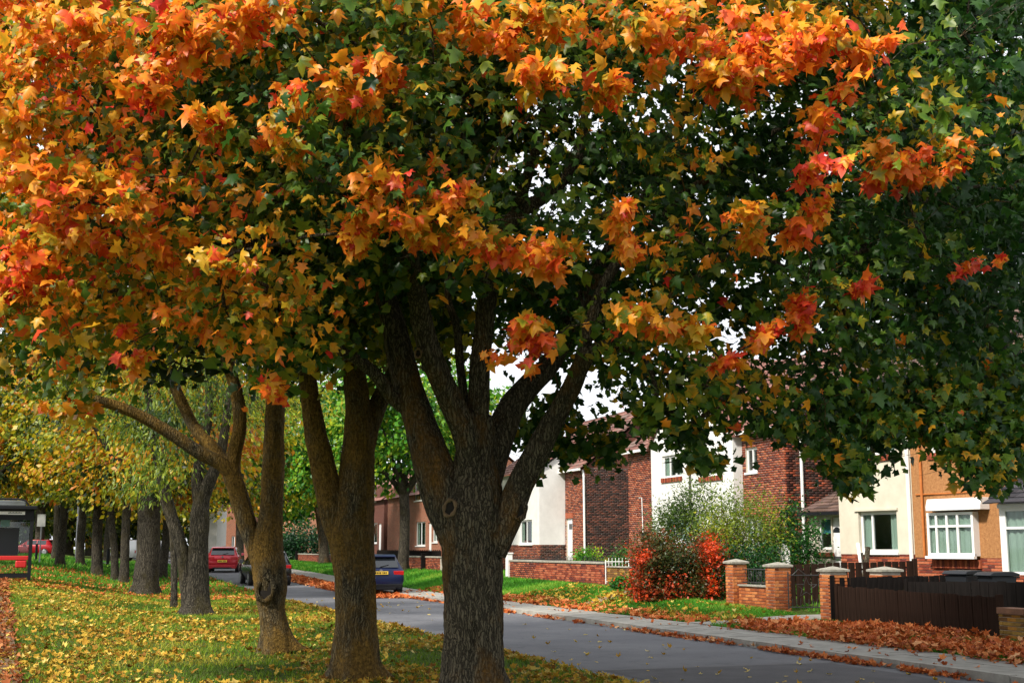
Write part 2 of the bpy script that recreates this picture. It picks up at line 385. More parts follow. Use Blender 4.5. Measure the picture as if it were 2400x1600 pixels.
def leaf_arrays(tpl, pos, a, n, s, size, c0, c1, rng, warp=.85):
    V, T, W = tpl; N = len(pos); k = len(V)
    zf = 1 + warp * rng.normal(size=(N, 1)); xs = rng.uniform(.8, 1.1, (N, 1))
    lx = V[None, :, 0] * xs; ly = np.repeat(V[None, :, 1], N, 0); lz = V[None, :, 2] * zf + warp * .25 * rng.normal(size=(N, k)) * (W[None] * .35)
    sz = size[:, None, None]
    out = pos[:, None, :] + sz * (lx[..., None] * s[:, None] + ly[..., None] * a[:, None] + lz[..., None] * n[:, None])
    cols = c0[:, None, :] * (1 - W[None, :, None]) + c1[:, None, :] * W[None, :, None]
    cols = cols * rng.uniform(.85, 1.12, (N, k, 1))
    TT = T[None] + (np.arange(N) * k)[:, None, None]
    return out.reshape(-1, 3), TT.reshape(-1, 3), np.clip(cols.reshape(-1, 3), 0, 1)
def ramp_np(stops, x):
    p = [s[0] for s in stops]; c = np.array([lin(s[1]) for s in stops])
    return np.stack([np.interp(x, p, c[:, i]) for i in range(3)], -1)
R_MAPLE = [(0, '#20421a'), (.2, '#40661e'), (.36, '#6c8828'), (.46, '#808424'), (.55, '#cfa92a'), (.66, '#f2a62a'), (.78, '#f68c26'), (.88, '#f06e28'), (.96, '#e65234'), (1, '#d23427')]
R_YELLOW = [(0, '#1a2c12'), (.3, '#3f5219'), (.5, '#85921e'), (.7, '#b9a91f'), (.85, '#cf9820'), (1, '#b8691c')]
R_GREEN = [(0, '#10301a'), (.35, '#2c6a1e'), (.6, '#5d9a24'), (.8, '#9ab52c'), (1, '#c9b52c')]
R_LIME = [(0, '#20361a'), (.35, '#506c20'), (.65, '#90a028'), (1, '#cfc236')]
R_DARK = [(0, '#16341f'), (.4, '#234c26'), (.7, '#356528'), (.9, '#6a7c26'), (1, '#c8602a')]
def fnoise(p, scale, seed=0.0):
    return np.array([mnoise.noise(Vector((q[0] * scale + seed, q[1] * scale + seed * .7, q[2] * scale - seed))) for q in p])

# ------------------------------------------------------------------ trees
def smooth_path(pts, rad, step):
    pts = np.array(pts, float); rad = np.array(rad, float)
    Pp = np.vstack([2 * pts[0] - pts[1], pts, 2 * pts[-1] - pts[-2]])
    op = []; orr = []
    for i in range(len(pts) - 1):
        p0, p1, p2, p3 = Pp[i:i + 4]; n = max(2, int(np.linalg.norm(p2 - p1) / step))
        for t in np.arange(n) / n:
            op.append(.5 * ((2 * p1) + (p2 - p0) * t + (2 * p0 - 5 * p1 + 4 * p2 - p3) * t ** 2 + (3 * p1 - p0 - 3 * p2 + p3) * t ** 3))
            orr.append(rad[i] * (1 - t) + rad[i + 1] * t)
    op.append(pts[-1]); orr.append(rad[-1]); return np.array(op), np.array(orr)
class Wood:
    def __init__(s): s.V = []; s.T = []; s.n = 0
    def tube(s, pts, rad, k, lump=.0, flare=None, seed=0.0, ridge=0.0):
        pts = np.asarray(pts, float); n = len(pts)
        tan = unit(np.gradient(pts, axis=0)); ref = np.array([1.0, .1, .05]); rings = []
        ang = np.arange(k) * 2 * math.pi / k
        for i in range(n):
            t = tan[i]; ref = ref - t * (ref @ t); ref /= np.linalg.norm(ref); b = np.cross(t, ref)
            r = np.full(k, rad[i])
            if lump:
                for j in range(k):
                    c, s_ = math.cos(ang[j]), math.sin(ang[j])
                    q = Vector((c * 1.3 + seed, s_ * 1.3 - seed, pts[i][2] * 1.6)); q2 = Vector((c * 5 + seed, s_ * 5, pts[i][2] * 3.5))
                    r[j] *= 1 + lump * mnoise.noise(q) + lump * .45 * mnoise.noise(q2) - (ridge * abs(mnoise.noise(Vector((c * 7 + seed, s_ * 7, pts[i][2] * 2.2)))) if ridge else 0)
            if flare is not None:
                hgt = pts[i][2] - flare; fl = math.exp(-max(hgt, 0) / .19)
                r = r * (1 + fl * (.38 + .3 * np.cos(ang * 4 + seed) + .16 * np.cos(ang * 7 + 2 * seed)))
            rings.append(pts[i] + (np.cos(ang)[:, None] * ref + np.sin(ang)[:, None] * b) * r[:, None])
        V = np.concatenate(rings); i, j = np.meshgrid(np.arange(n - 1), np.arange(k), indexing='ij'); j2 = (j + 1) % k
        T = np.stack([i * k + j, i * k + j2, (i + 1) * k + j2, (i + 1) * k + j], -1).reshape(-1, 4) + s.n
        # end cap as quads fan
        V = np.vstack([V, pts[-1] + tan[-1] * rad[-1] * .4]); c = s.n + n * k
        capq = np.array([[s.n + (n - 1) * k + q, s.n + (n - 1) * k + (q + 1) % k, c, c] for q in range(k)])
        s.V.append(V); s.T.append(T); s.n += len(V); s.cap = getattr(s, 'cap', []); s.cap.append(capq[:, :3])
    def mesh(s, name, m, base):
        V = np.vstack(s.V) - base; Q = np.vstack(s.T); C = np.vstack(s.cap)
        T = np.vstack([Q[:, [0, 1, 2]], Q[:, [0, 2, 3]], C])
        return np_mesh(name, V, T, m, smooth=True)
def grow(nodes, rads, clusters, wander, rng):
    "join every leaf cluster to the nearest wood; returns list of paths and per node load"
    pos = [np.asarray(p) for p in nodes]; par = [-1] * len(pos); load = [0] * len(pos); fixed = len(pos)
    arr = np.zeros((len(pos) + len(clusters) * 14, 3)); arr[:len(pos)] = pos; cnt = len(pos)
    d0 = np.array([np.min(np.sum((arr[:cnt] - c) ** 2, 1)) for c in clusters]); paths = []
    parent = -np.ones(len(arr), int); loads = np.zeros(len(arr))
    for ci in np.argsort(d0):
        c = clusters[ci]; dv = arr[:cnt] - c; d2 = np.sum(dv ** 2, 1) + np.where(dv[:, 2] > .2, dv[:, 2] ** 2 * 2.5, 0)
        i0 = int(np.argmin(d2)); a = arr[i0].copy(); L = np.linalg.norm(c - a); m = int(np.clip(L / .3, 2, 12))
        ts = np.arange(1, m + 1) / m; sag = np.sin(ts * math.pi)[:, None] * np.array([0, 0, .10 * L]) + np.sin(ts * math.pi)[:, None] * rng.normal(size=3) * wander * L
        pts = a + (c - a) * ts[:, None] + sag + rng.normal(size=(m, 3)) * .02; pts[-1] = c
        ids = list(range(cnt, cnt + m)); arr[cnt:cnt + m] = pts; prev = i0
        for q in ids: parent[q] = prev; prev = q
        cnt += m; paths.append([i0] + ids)
        q = prev
        while q >= fixed: loads[q] += 1; q = parent[q]
    return arr, loads, paths, fixed
def make_tree(name, base, label, limbs, bark, clusters, leafspec, cat='tree', group=None, trunk_k=18, lump=.08, step=.08,
              singles=0, seed=1, twig=.0042, extra=None):
    """limbs: list of (points, radii) world space, first one is the trunk. clusters: (N,3).
    leafspec(clusters, rng) -> dict of pos, axis, nrm, size, c0, c1, tpl"""
    rng = np.random.default_rng(seed); base = np.asarray(base, float)
    root = empty(name, base, 0, label, cat, group)
    wd = Wood(); nodes = []; nr = []
    for i, (pts, rad) in enumerate(limbs):
        p, r = smooth_path(pts, rad, step if i == 0 or rad[0] > .08 else step * 1.6)
        wd.tube(p, r, trunk_k if i == 0 else max(7, int(trunk_k * .75)), lump, base[2] - .05 if i == 0 else None, seed + i * 3.1, .16 if trunk_k > 22 else 0)
        if i: nodes += list(p[len(p) // 4::3]); nr += list(r[len(p) // 4::3])
        else: nodes += list(p[int(len(p) * .8)::3])
    obj('trunk', wd.mesh('trunk', bark, base), root)
    arr, loads, paths, fixed = grow(nodes, nr, clusters, .06, rng)
    tw = Wood()
    for pth in paths:
        r = twig * np.sqrt(np.maximum(loads[pth], 1)); r[0] = r[1]
        tw.tube(arr[pth], r, 5 if trunk_k > 30 else 3)
    if singles > 200:                             # fine shoots inside every spray
        for c in clusters:
            for _ in range(4): e = c + rng.normal(size=3) * np.array([.3, .3, .16]); tw.tube(np.array([c, (c + e) / 2 + np.array([0, 0, .03]), e]), np.array([.004, .003, .0015]), 3)
    tag(obj('branches', tw.mesh('branches', bark, base), root), kind='stuff')
    sp = leafspec(clusters, rng)
    a, n, s = leaf_frames(sp['axis'], sp['nrm'])
    pos, size, c0, c1 = sp['pos'], sp['size'], sp['c0'], sp['c1']
    keep = np.ones(len(pos), bool)
    if singles:                                   # the leaves that show largest become leaves of their own
        ctr = pos + a * size[:, None] * .4; px, py, zc = proj(ctr)
        view = unit(np.array([0, 0, CAM_H]) - ctr); area = np.abs(np.sum(view * n, -1)) * (size / zc) ** 2
        inside = (px > 15) & (px < 2385) & (py > 12) & (py < 1590) & (zc > 1)
        cell = {}
        for i in np.where(inside)[0]:
            kx = (int(px[i] / 14), int(py[i] / 14))
            if kx not in cell or zc[i] < zc[cell[kx]]: cell[kx] = i
        vis = np.array(list(cell.values())); vis = vis[np.argsort(-area[vis])][:singles]
        keep[vis] = False
        V, T, W = sp['tpl']; vari = {}
        for i in vis:
            key = tuple(np.round(c0[i] ** .45 * 9).astype(int)) + tuple(np.round(c1[i] ** .45 * 7).astype(int)) + (int(i % 3),)
            if key not in vari:
                r2 = np.random.default_rng(int(i)); v, t, c = leaf_arrays(sp['tpl'], np.zeros((1, 3)), np.array([[0, 1., 0]]), np.array([[0, 0, 1.]]), np.array([[1., 0, 0]]), np.ones(1), c0[i:i + 1], c1[i:i + 1], r2)
                vari[key] = np_mesh('leaf', v, t, LEAF, c)
            o = obj('leaf', vari[key], root)
            M = np.eye(4); M[:3, 0] = s[i] * size[i]; M[:3, 1] = a[i] * size[i]; M[:3, 2] = n[i] * size[i]; M[:3, 3] = pos[i] - base
            o.matrix_local = Matrix(M.tolist())
    groups = [(keep, sp['tpl'])]
    if 'lod' in sp:                               # leaves deep in the crown are simpler
        fine = sp['lod'](pos); groups = [(keep & fine, sp['tpl']), (keep & ~fine, MAPLE_S)]
    vv, tt, cc_, off = [], [], [], 0
    for kk, tp in groups:
        v, t, c = leaf_arrays(tp, pos[kk], a[kk], n[kk], s[kk], size[kk], c0[kk], c1[kk], rng); vv.append(v); tt.append(t + off); cc_.append(c); off += len(v)
    v, t, c = np.vstack(vv), np.vstack(tt), np.vstack(cc_)
    fo = obj('foliage', np_mesh('foliage', v - base, t, LEAF, c), root); tag(fo, kind='stuff')
    return root
def spray(clusters, center, per, spread, size, rng, up=.6, out=.5, rnd=.5, droop=.5, flat=.55, jit=.25):
    "positions and orientations of the leaves of every cluster"
    C = np.repeat(clusters, per, 0); N = len(C)
    pos = C + rng.normal(size=(N, 3)) * np.array([spread, spread, spread * flat])
    o = C - center; o[:, 2] *= .4; o = unit(o)
    nrm = np.array([0, 0, 1.]) * up + o * out + rng.normal(size=(N, 3)) * rnd
    ax = o * .7 + np.array([0, 0, -1.]) * droop + rng.normal(size=(N, 3)) * .55
    return dict(pos=pos, axis=ax, nrm=nrm, size=size * np.clip(rng.normal(1, jit, N), .45, 1.6), C=C)
def crown_points(center, radii, n, rng, inner=.35, zmin=None):
    out = []
    while len(out) < n:
        v = rng.normal(size=3); v /= np.linalg.norm(v); r = (inner ** 3 + (1 - inner ** 3) * rng.random()) ** (1 / 3)
        p = center + v * r * radii * (1 + .12 * mnoise.noise(Vector(v * 2.3) + Vector((center[0], 0, 0))))
        if zmin is None or p[2] > zmin: out.append(p)
    return np.array(out)

# --- the big maple in front
Y1 = 14.1
def lim(pts, unitr=True):
    return [tuple(P(x, y, Y)) for x, y, Y, r in pts], [r * Y / F_PX * 1.0 for x, y, Y, r in pts]
def slim(pts): return lim([(x, y, Y, r * (.98 if y > 1040 else .86)) for x, y, Y, r in pts])
b1 = place(1112, Y1)
trunk1 = lim([(1110, 1640, Y1, 76), (1110, 1520, Y1, 69), (1110, 1400, Y1, 68), (1106, 1290, Y1, 72), (1108, 1215, Y1, 80), (1112, 1140, Y1, 66), (1116, 1060, Y1, 50), (1121, 973, Y1, 34)])
limbA = slim([(1085, 1290, Y1, 44), (1050, 1200, Y1 - .02, 50), (1016, 1090, Y1 + .02, 50), (985, 994, Y1 + .1, 44), (957, 911, Y1 + .15, 41), (937, 832, Y1 + .2, 38), (924, 766, Y1 + .25, 34), (905, 700, Y1 + .35, 30), (872, 590, Y1 + .6, 25), (820, 470, Y1 + .9, 20), (770, 330, Y1 + 1.1, 15), (740, 180, Y1 + 1.3, 10), (720, 20, Y1 + 1.4, 6)])
limbB = slim([(1112, 1120, Y1 - .05, 40), (1098, 1030, Y1 - .15, 40), (1067, 962, Y1 - .2, 36), (1033, 890, Y1 - .3, 34), (1008, 828, Y1 - .35, 33), (991, 766, Y1 - .4, 32), (978, 690, Y1 - .6, 27), (960, 590, Y1 - 1., 22), (940, 470, Y1 - 1.4, 16), (930, 330, Y1 - 1.7, 11), (925, 150, Y1 - 1.8, 6)])
limbC = slim([(1118, 1040, Y1, 34), (1122, 940, Y1 - .05, 31), (1124, 870, Y1 - .05, 29), (1131, 800, Y1, 28), (1140, 720, Y1, 28), (1150, 650, Y1, 27), (1170, 570, Y1, 25), (1210, 505, Y1 + .1, 22), (1290, 450, Y1 + .3, 18), (1350, 380, Y1 + .5, 15), (1372, 260, Y1 + .6, 11), (1390, 80, Y1 + .7, 6)])
limbC2 = slim([(1090, 950, Y1 + .1, 13), (1078, 850, Y1 + .15, 12), (1070, 766, Y1 + .2, 11), (1050, 690, Y1 + .3, 10), (1060, 560, Y1 + .4, 9), (1080, 380, Y1 + .5, 7), (1090, 180, Y1 + .5, 4)])
limbD = slim([(1130, 1150, Y1 + .05, 40), (1160, 1050, Y1 + .2, 40), (1196, 960, Y1 + .35, 38), (1238, 905, Y1 + .5, 34), (1290, 850, Y1 + .7, 29), (1350, 740, Y1 + 1., 23), (1420, 600, Y1 + 1.2, 19), (1500, 480, Y1 + 1.5, 15), (1580, 340, Y1 + 1.6, 10), (1640, 160, Y1 + 1.7, 6)])
limbE = slim([(1150, 1290, Y1 - .03, 40), (1192, 1205, Y1 - .06, 36), (1222, 1130, Y1 - .1, 33), (1262, 1052, Y1 - .15, 31), (1303, 973, Y1 - .2, 29), (1338, 911, Y1 - .25, 27), (1362, 857, Y1 - .3, 25), (1392, 824, Y1 - .35, 19), (1440, 796, Y1 - .45, 15), (1500, 750, Y1 - .6, 12), (1620, 660, Y1 - .8, 10), (1780, 560, Y1 - 1., 8), (1960, 480, Y1 - 1.2, 5)])
limbE2 = slim([(1356, 870, Y1 - .28, 20), (1378, 780, Y1 - .1, 19), (1430, 640, Y1, 16), (1560, 490, Y1 + .2, 14), (1700, 390, Y1 + .3, 11), (1900, 250, Y1 + .4, 7), (2100, 120, Y1 + .4, 4)])
limbF = lim([(945, 950, Y1 + .1, 20), (915, 925, Y1, 17), (884, 882, Y1 - .1, 15), (838, 842, Y1 - .2, 14), (800, 822, Y1 - .3, 12), (720, 760, Y1 - .6, 9), (600, 700, Y1 - .9, 7), (440, 640, Y1 - 1.2, 5)])
limbG = lim([(878, 610, Y1 + .55, 22), (810, 545, Y1 + .3, 20), (740, 532, Y1, 19), (650, 545, Y1 - .2, 17), (560, 585, Y1 - .4, 14), (460, 610, Y1 - .5, 11), (300, 560, Y1 - .7, 8), (120, 470, Y1 - .9, 5)])
limbH = lim([(820, 470, Y1 + .9, 16), (700, 400, Y1 + .7, 14), (560, 380, Y1 + .5, 11), (400, 330, Y1 + .3, 8), (230, 250, Y1, 5)])
limbI = lim([(1210, 505, Y1 + .1, 16), (1240, 400, Y1 - .4, 13), (1270, 300, Y1 - .8, 10), (1290, 120, Y1 - 1.1, 6)])
limbs1 = [trunk1, limbA, limbB, limbC, limbC2, limbD, limbE, limbE2, limbF, limbG, limbH, limbI]
CC1 = np.array([-.3, 14.3, 6.2]); CR1 = np.array([7.4, 5.6, 4.3])
CONT = np.array([(-400, 960), (0, 930), (100, 945), (200, 925), (290, 850), (450, 835), (590, 840), (640, 900), (700, 930), (750, 850), (810, 770), (870, 700), (1000, 655), (1120, 640), (1160, 800), (1290, 850), (1340, 790), (1430, 830), (1520, 960), (1640, 1070), (1700, 1010), (1800, 985), (1880, 1010), (1950, 1110), (2010, 1100), (2080, 1035), (2190, 1010), (2250, 1080), (2320, 1125), (2900, 1150)], float)
rng1 = np.random.default_rng(11)
cl = crown_points(CC1, CR1, 1560, rng1, .26)
px, py, zc = proj(cl); lowlim = np.interp(px, CONT[:, 0], CONT[:, 1]) - 40
lowback = np.interp(px, [700, 820, 900, 1000, 1250, 1400, 1500], [850, 860, 840, 840, 960, 1000, 950]); lowlim = np.where(cl[:, 1] > 15.0, np.maximum(lowlim, lowback - 40), lowlim)
inframe = (px > -500) & (px < 2900) & (py > -700)
thin = (px > 1080) & (px < 1950) & (py > 220) & (py < 900) & (rng1.random(len(cl)) < .52)
cl = cl[(py < lowlim) & inframe & ~thin]
# bright bunches on the crown's near face: column, row, half width, half height (px), tone
BUNCH = [(890, 480, 120, 60, .80), (960, 420, 60, 40, .76), (820, 545, 60, 30, .82), (1010, 520, 70, 40, .80), (1190, 590, 110, 40, .80), (1290, 620, 50, 30, .82), (800, 215, 110, 55, .80), (880, 180, 60, 40, .84), (1330, 205, 90, 38, .80), (1430, 210, 50, 30, .72),
         (1690, 170, 90, 60, .80), (1780, 150, 70, 45, .82), (1650, 60, 80, 50, .84), (2020, 150, 50, 35, .86), (360, 175, 70, 60, .82), (80, 640, 80, 60, .88), (90, 400, 110, 50, .75), (200, 400, 70, 40, .72), (1720, 510, 60, 30, .78), (1870, 530, 50, 60, .84), (1900, 410, 50, 25, .96),
         (1490, 740, 50, 40, .72), (1600, 780, 60, 40, .74), (1215, 790, 55, 45, .90), (1260, 830, 40, 35, .84), (340, 600, 60, 40, .74), (2130, 400, 50, 60, .86), (1880, 720, 45, 45, .9), (1800, 790, 40, 40, .9), (400, 745, 50, 40, .76), (300, 805, 40, 35, .84), (60, 90, 90, 60, .72), (200, 60, 120, 50, .76),
         (480, 60, 110, 50, .80), (650, 30, 110, 45, .80), (1000, 30, 120, 40, .74), (1180, 70, 60, 50, .72), (520, 610, 50, 30, .74), (150, 930, 60, 25, .7), (20, 700, 50, 60, .9), (650, 905, 22, 40, .84), (1480, 560, 40, 30, .8), (1420, 500, 40, 30, .86), (1950, 260, 60, 40, .86), (2000, 680, 30, 20, .94),
         (20, 200, 80, 60, .72), (60, 300, 80, 50, .68), (250, 480, 90, 45, .72), (150, 540, 90, 40, .70), (1060, 480, 50, 35, .8), (1840, 60, 60, 50, .78), (1930, 90, 60, 50, .8), (560, 320, 60, 35, .72), (700, 330, 60, 35, .66), (480, 320, 40, 25, .84), (2230, 380, 30, 30, .88), (2270, 615, 18, 14, .97), (1500, 60, 60, 40, .72), (1300, 40, 60, 40, .72), (1700, 850, 30, 20, .92), (2080, 380, 40, 40, .84)]
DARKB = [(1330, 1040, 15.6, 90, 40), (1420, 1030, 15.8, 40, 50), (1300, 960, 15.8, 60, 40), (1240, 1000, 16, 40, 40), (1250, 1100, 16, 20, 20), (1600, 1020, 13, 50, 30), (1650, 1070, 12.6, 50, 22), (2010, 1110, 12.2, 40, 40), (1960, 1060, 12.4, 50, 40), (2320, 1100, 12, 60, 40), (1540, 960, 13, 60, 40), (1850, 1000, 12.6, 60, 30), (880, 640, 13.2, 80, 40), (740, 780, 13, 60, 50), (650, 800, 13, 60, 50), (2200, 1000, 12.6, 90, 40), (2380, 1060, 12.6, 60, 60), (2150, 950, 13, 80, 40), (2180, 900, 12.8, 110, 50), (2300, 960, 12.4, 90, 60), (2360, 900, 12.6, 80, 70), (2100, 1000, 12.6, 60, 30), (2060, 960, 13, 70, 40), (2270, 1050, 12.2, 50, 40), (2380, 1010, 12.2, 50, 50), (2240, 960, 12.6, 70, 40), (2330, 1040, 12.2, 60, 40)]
def maple_leaves(clusters, rng):
    sp = spray(clusters, CC1, 92, .33, .088, rng, up=.55, out=.55, rnd=.7, droop=.55, flat=.5, jit=.3)
    o = np.linalg.norm((clusters - CC1) / CR1, axis=1); X = clusters[:, 0]; Z = clusters[:, 2]
    q1 = fnoise(clusters, .45, 3.3); q2 = fnoise(clusters, 1.9, 8.1)
    cpx, cpy, _ = proj(clusters)
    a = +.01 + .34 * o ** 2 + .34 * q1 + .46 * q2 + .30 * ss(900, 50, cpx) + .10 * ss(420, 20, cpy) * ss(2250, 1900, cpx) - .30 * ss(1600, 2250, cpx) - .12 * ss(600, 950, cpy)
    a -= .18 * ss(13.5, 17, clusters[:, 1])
    av = np.repeat(a, 92) + rng.normal(size=len(sp['pos'])) * .15 + .32 * (rng.random(len(sp['pos'])) < .06)
    parts = [(sp['pos'], sp['axis'], sp['nrm'], sp['size'], av)]
    for bx, by, rx, ry, tone in BUNCH:
        # sit the bunch on the near surface of the crown
        best = None
        for Yv in np.arange(8.6, 15, .2):
            q = P(bx, by, Yv)
            if np.sum(((q - CC1) / CR1) ** 2) < 1.0: best = Yv; break
        Yv = (best or 13.0) + .12; c = P(bx, by, Yv); k = F_PX / Yv
        N = int(20 + rx * ry / 28); nsub = int(3 + rx * ry / 900); sc = rng.normal(size=(nsub, 3)) * .62; sub = rng.integers(0, nsub, N); u = sc[sub] + rng.normal(size=(N, 3)) * np.array([.26, .5, .16])
        pos = c + np.stack([u[:, 0] * rx / k, u[:, 1] * .30, u[:, 2] * ry / k], -1)
        nr = np.array([-.15, -.45, .65]) + rng.normal(size=(N, 3)) * .6; ax = np.array([0, -.5, -.6]) + rng.normal(size=(N, 3)) * .5
        parts.append((pos, ax, nr, .092 * np.clip(rng.normal(1, .28, N), .45, 1.7), np.clip(tone - .09 + (rng.normal(size=nsub) * .07)[sub] + rng.normal(size=N) * .11, .25, 1)))
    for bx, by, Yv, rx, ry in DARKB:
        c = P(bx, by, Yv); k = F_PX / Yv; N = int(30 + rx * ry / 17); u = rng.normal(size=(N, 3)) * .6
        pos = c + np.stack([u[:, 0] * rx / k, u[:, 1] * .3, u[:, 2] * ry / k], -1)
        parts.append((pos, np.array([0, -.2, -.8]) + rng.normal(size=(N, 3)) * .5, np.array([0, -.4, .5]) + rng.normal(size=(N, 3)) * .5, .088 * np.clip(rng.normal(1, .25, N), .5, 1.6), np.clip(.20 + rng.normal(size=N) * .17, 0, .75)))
    cat = [np.concatenate([p[i] for p in parts]) for i in range(5)]
    av = np.clip(cat[4], 0, 1); edge = np.clip(av + .03 + rng.normal(size=len(av)) * .085, 0, 1)
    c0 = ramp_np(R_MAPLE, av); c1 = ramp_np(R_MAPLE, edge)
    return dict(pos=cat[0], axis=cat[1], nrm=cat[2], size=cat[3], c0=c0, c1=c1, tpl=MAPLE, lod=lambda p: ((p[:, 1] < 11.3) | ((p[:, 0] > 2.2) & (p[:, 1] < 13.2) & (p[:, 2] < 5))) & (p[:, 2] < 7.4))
bc = [P(bx, by, 11.5 + .0 * bx) for bx, by, *_ in BUNCH]
bcl = []
for bx, by, rx, ry, tone in BUNCH:
    for Yv in np.arange(8.6, 15, .2):
        q = P(bx, by, Yv)
        if np.sum(((q - CC1) / CR1) ** 2) < 1.0: break
    bcl.append(P(bx, by, Yv + .25))
bcl += [P(bx, by - 10, Yv) for bx, by, Yv, rx, ry in DARKB]
NB = len(bcl)
def maple1(clusters, rng): return maple_leaves(clusters[:-NB], rng)
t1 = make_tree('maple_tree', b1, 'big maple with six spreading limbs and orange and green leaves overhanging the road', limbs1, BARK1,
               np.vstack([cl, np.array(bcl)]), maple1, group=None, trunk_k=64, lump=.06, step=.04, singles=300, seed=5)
def knot(parent, base, px, py, Y, r, tilt, m_ring, hollow=True):
    "healed ring where a branch was cut"
    c = P(px, py, Y) - base; mb = MB(); k = 14; R = r * Y / F_PX
    pts = [(c[0] + math.cos(t) * R * .72 + tilt * math.sin(t) * R * .3, c[1] - .02 + .04 * math.sin(t * .5), c[2] + math.sin(t) * R) for t in np.linspace(0, 2 * math.pi, k + 1)]
    mb.tube(pts, [R * .22 * (1 + .45 * math.sin(2.3 * (i % k) + px)) for i in range(k + 1)], 7, cap=False); ring = mb.build('branch_scar', m_ring, parent, True)
    h = MB(); h.add([(c[0], c[1] + .01, c[2])] + [(p[0], p[1] + .015, p[2]) for p in pts[:-1]], [(0, (i + 1) % k + 1, i + 1) for i in range(k)]); h.build('hollow', mat('knot_shade_disc', (.012, .009, .006), 1), ring)  # flat near-black disc painted as the shade inside the hole
SCAR = noisy('scar_wood', (.09, .06, .032), (.2, .135, .075), 14, .9)
knot(t1, b1, 1054, 1190, Y1 - .34, 19, .5, SCAR)
knot(t1, b1, 980, 828, Y1 - .50, 11, 0, SCAR)
knot(t1, b1, 1213, 1190, Y1 - .22, 26, -.4, BARK1)

# --- the row of trees along the verge
def std_leaves(center, per, spread, size, rmp, lo, hi, tpl, sc=.6, seedn=1.0, droop=.6, flat=.6, out=.5):
    def f(clusters, rng):
        sp = spray(clusters, center, per, spread, size, rng, droop=droop, flat=flat, out=out)
        a = lo + (hi - lo) * (.45 + .9 * fnoise(clusters, sc, seedn) + .45 * fnoise(clusters, sc * 3, seedn + 5)); av = np.clip(np.repeat(a, per) + rng.normal(size=len(sp['pos'])) * .14, 0, 1)
        sp['c0'] = ramp_np(rmp, av); sp['c1'] = ramp_np(rmp, np.clip(av + .06, 0, 1)); sp['tpl'] = tpl
        if tpl is MAPLE: sp['lod'] = lambda p: np.zeros(len(p), bool)
        return sp
    return f
def below(clusters, cont, margin=25):
    px, py, zc = proj(clusters); return clusters[py < np.interp(px, [c[0] for c in cont], [c[1] for c in cont]) - margin]
# second tree
Y2 = 16.3; b2 = place(832, Y2); rng = np.random.default_rng(21)
t2l = [lim([(832, 1592, Y2, 58), (832, 1540, Y2, 52), (834, 1440, Y2, 47), (832, 1330, Y2, 49), (824, 1250, Y2, 54), (826, 1190, Y2, 50), (838, 1100, Y2, 41), (842, 1000, Y2, 36), (838, 930, Y2, 30), (820, 800, Y2 + .2, 24), (800, 620, Y2 + .3, 18), (790, 400, Y2 + .4, 10), (780, 150, Y2 + .4, 5)]),
       lim([(806, 1260, Y2, 36), (782, 1200, Y2 - .03, 36), (765, 1130, Y2 - .05, 31), (750, 1060, Y2 - .1, 29), (738, 1000, Y2 - .1, 26), (720, 880, Y2, 22), (690, 700, Y2, 16), (650, 450, Y2, 9), (600, 200, Y2, 5)]),
       lim([(848, 1060, Y2 + .05, 28), (868, 990, Y2 + .1, 25), (895, 930, Y2 + .2, 22), (935, 850, Y2 + .3, 17), (990, 720, Y2 + .5, 12), (1060, 500, Y2 + .6, 7)])]
c2 = np.array([-1.9, 17.6, 7.4]); k2 = crown_points(c2, np.array([4.6, 3.6, 4.2]), 380, rng, .3)
k2 = below(k2, [(-500, 900), (400, 900), (640, 860), (760, 880), (900, 900), (1080, 880), (1150, 650), (1250, 250), (1350, 0), (2400, -100)])
t2 = make_tree('maple_tree', b2, 'mossy tree forked low into two thick stems beside the big maple', t2l, BARK2, k2,
               std_leaves(c2, 56, .3, .105, R_YELLOW, .05, .85, MAPLE, seedn=2.2), trunk_k=44, lump=.10, step=.05, singles=60, seed=6)
# third tree, hollow stem
Y3 = 20.4; b3 = place(650, Y3); rng = np.random.default_rng(22)
t3l = [lim([(652, 1530, Y3, 40), (646, 1490, Y3, 35), (638, 1430, Y3, 30), (634, 1375, Y3, 36), (630, 1330, Y3, 40), (626, 1280, Y3, 37), (634, 1200, Y3, 27), (640, 1100, Y3, 26), (644, 1000, Y3, 24), (648, 860, Y3 + .2, 20), (650, 700, Y3 + .3, 16), (640, 480, Y3 + .4, 11), (630, 220, Y3 + .4, 6)]),
       lim([(612, 1320, Y3, 24), (596, 1280, Y3, 23), (574, 1210, Y3, 22), (556, 1150, Y3, 22), (543, 1105, Y3, 22), (550, 1060, Y3, 17), (562, 1000, Y3, 16), (558, 940, Y3, 15), (540, 870, Y3, 14), (510, 790, Y3 + .1, 12), (470, 650, Y3 + .2, 8), (430, 450, Y3 + .3, 5)]),
       lim([(556, 1130, Y3, 18), (520, 1088, Y3 - .1, 17), (470, 1062, Y3 - .2, 16), (400, 1015, Y3 - .4, 15), (330, 975, Y3 - .6, 14), (270, 950, Y3 - .75, 13), (222, 936, Y3 - .9, 12)]),
       lim([(540, 1100, Y3, 17), (500, 1050, Y3 + .2, 16), (455, 1000, Y3 + .3, 14), (420, 930, Y3 + .4, 13), (385, 870, Y3 + .4, 11), (310, 830, Y3 + .4, 8), (240, 760, Y3 + .3, 5)])]
c3 = np.array([-4.4, 21.5, 7.6]); k3 = crown_points(c3, np.array([4.6, 4.0, 4.2]), 400, rng, .3)
k3 = below(k3, [(-500, 960), (100, 940), (300, 900), (420, 880), (560, 850), (700, 900), (900, 850), (1100, 700), (2400, 500)])
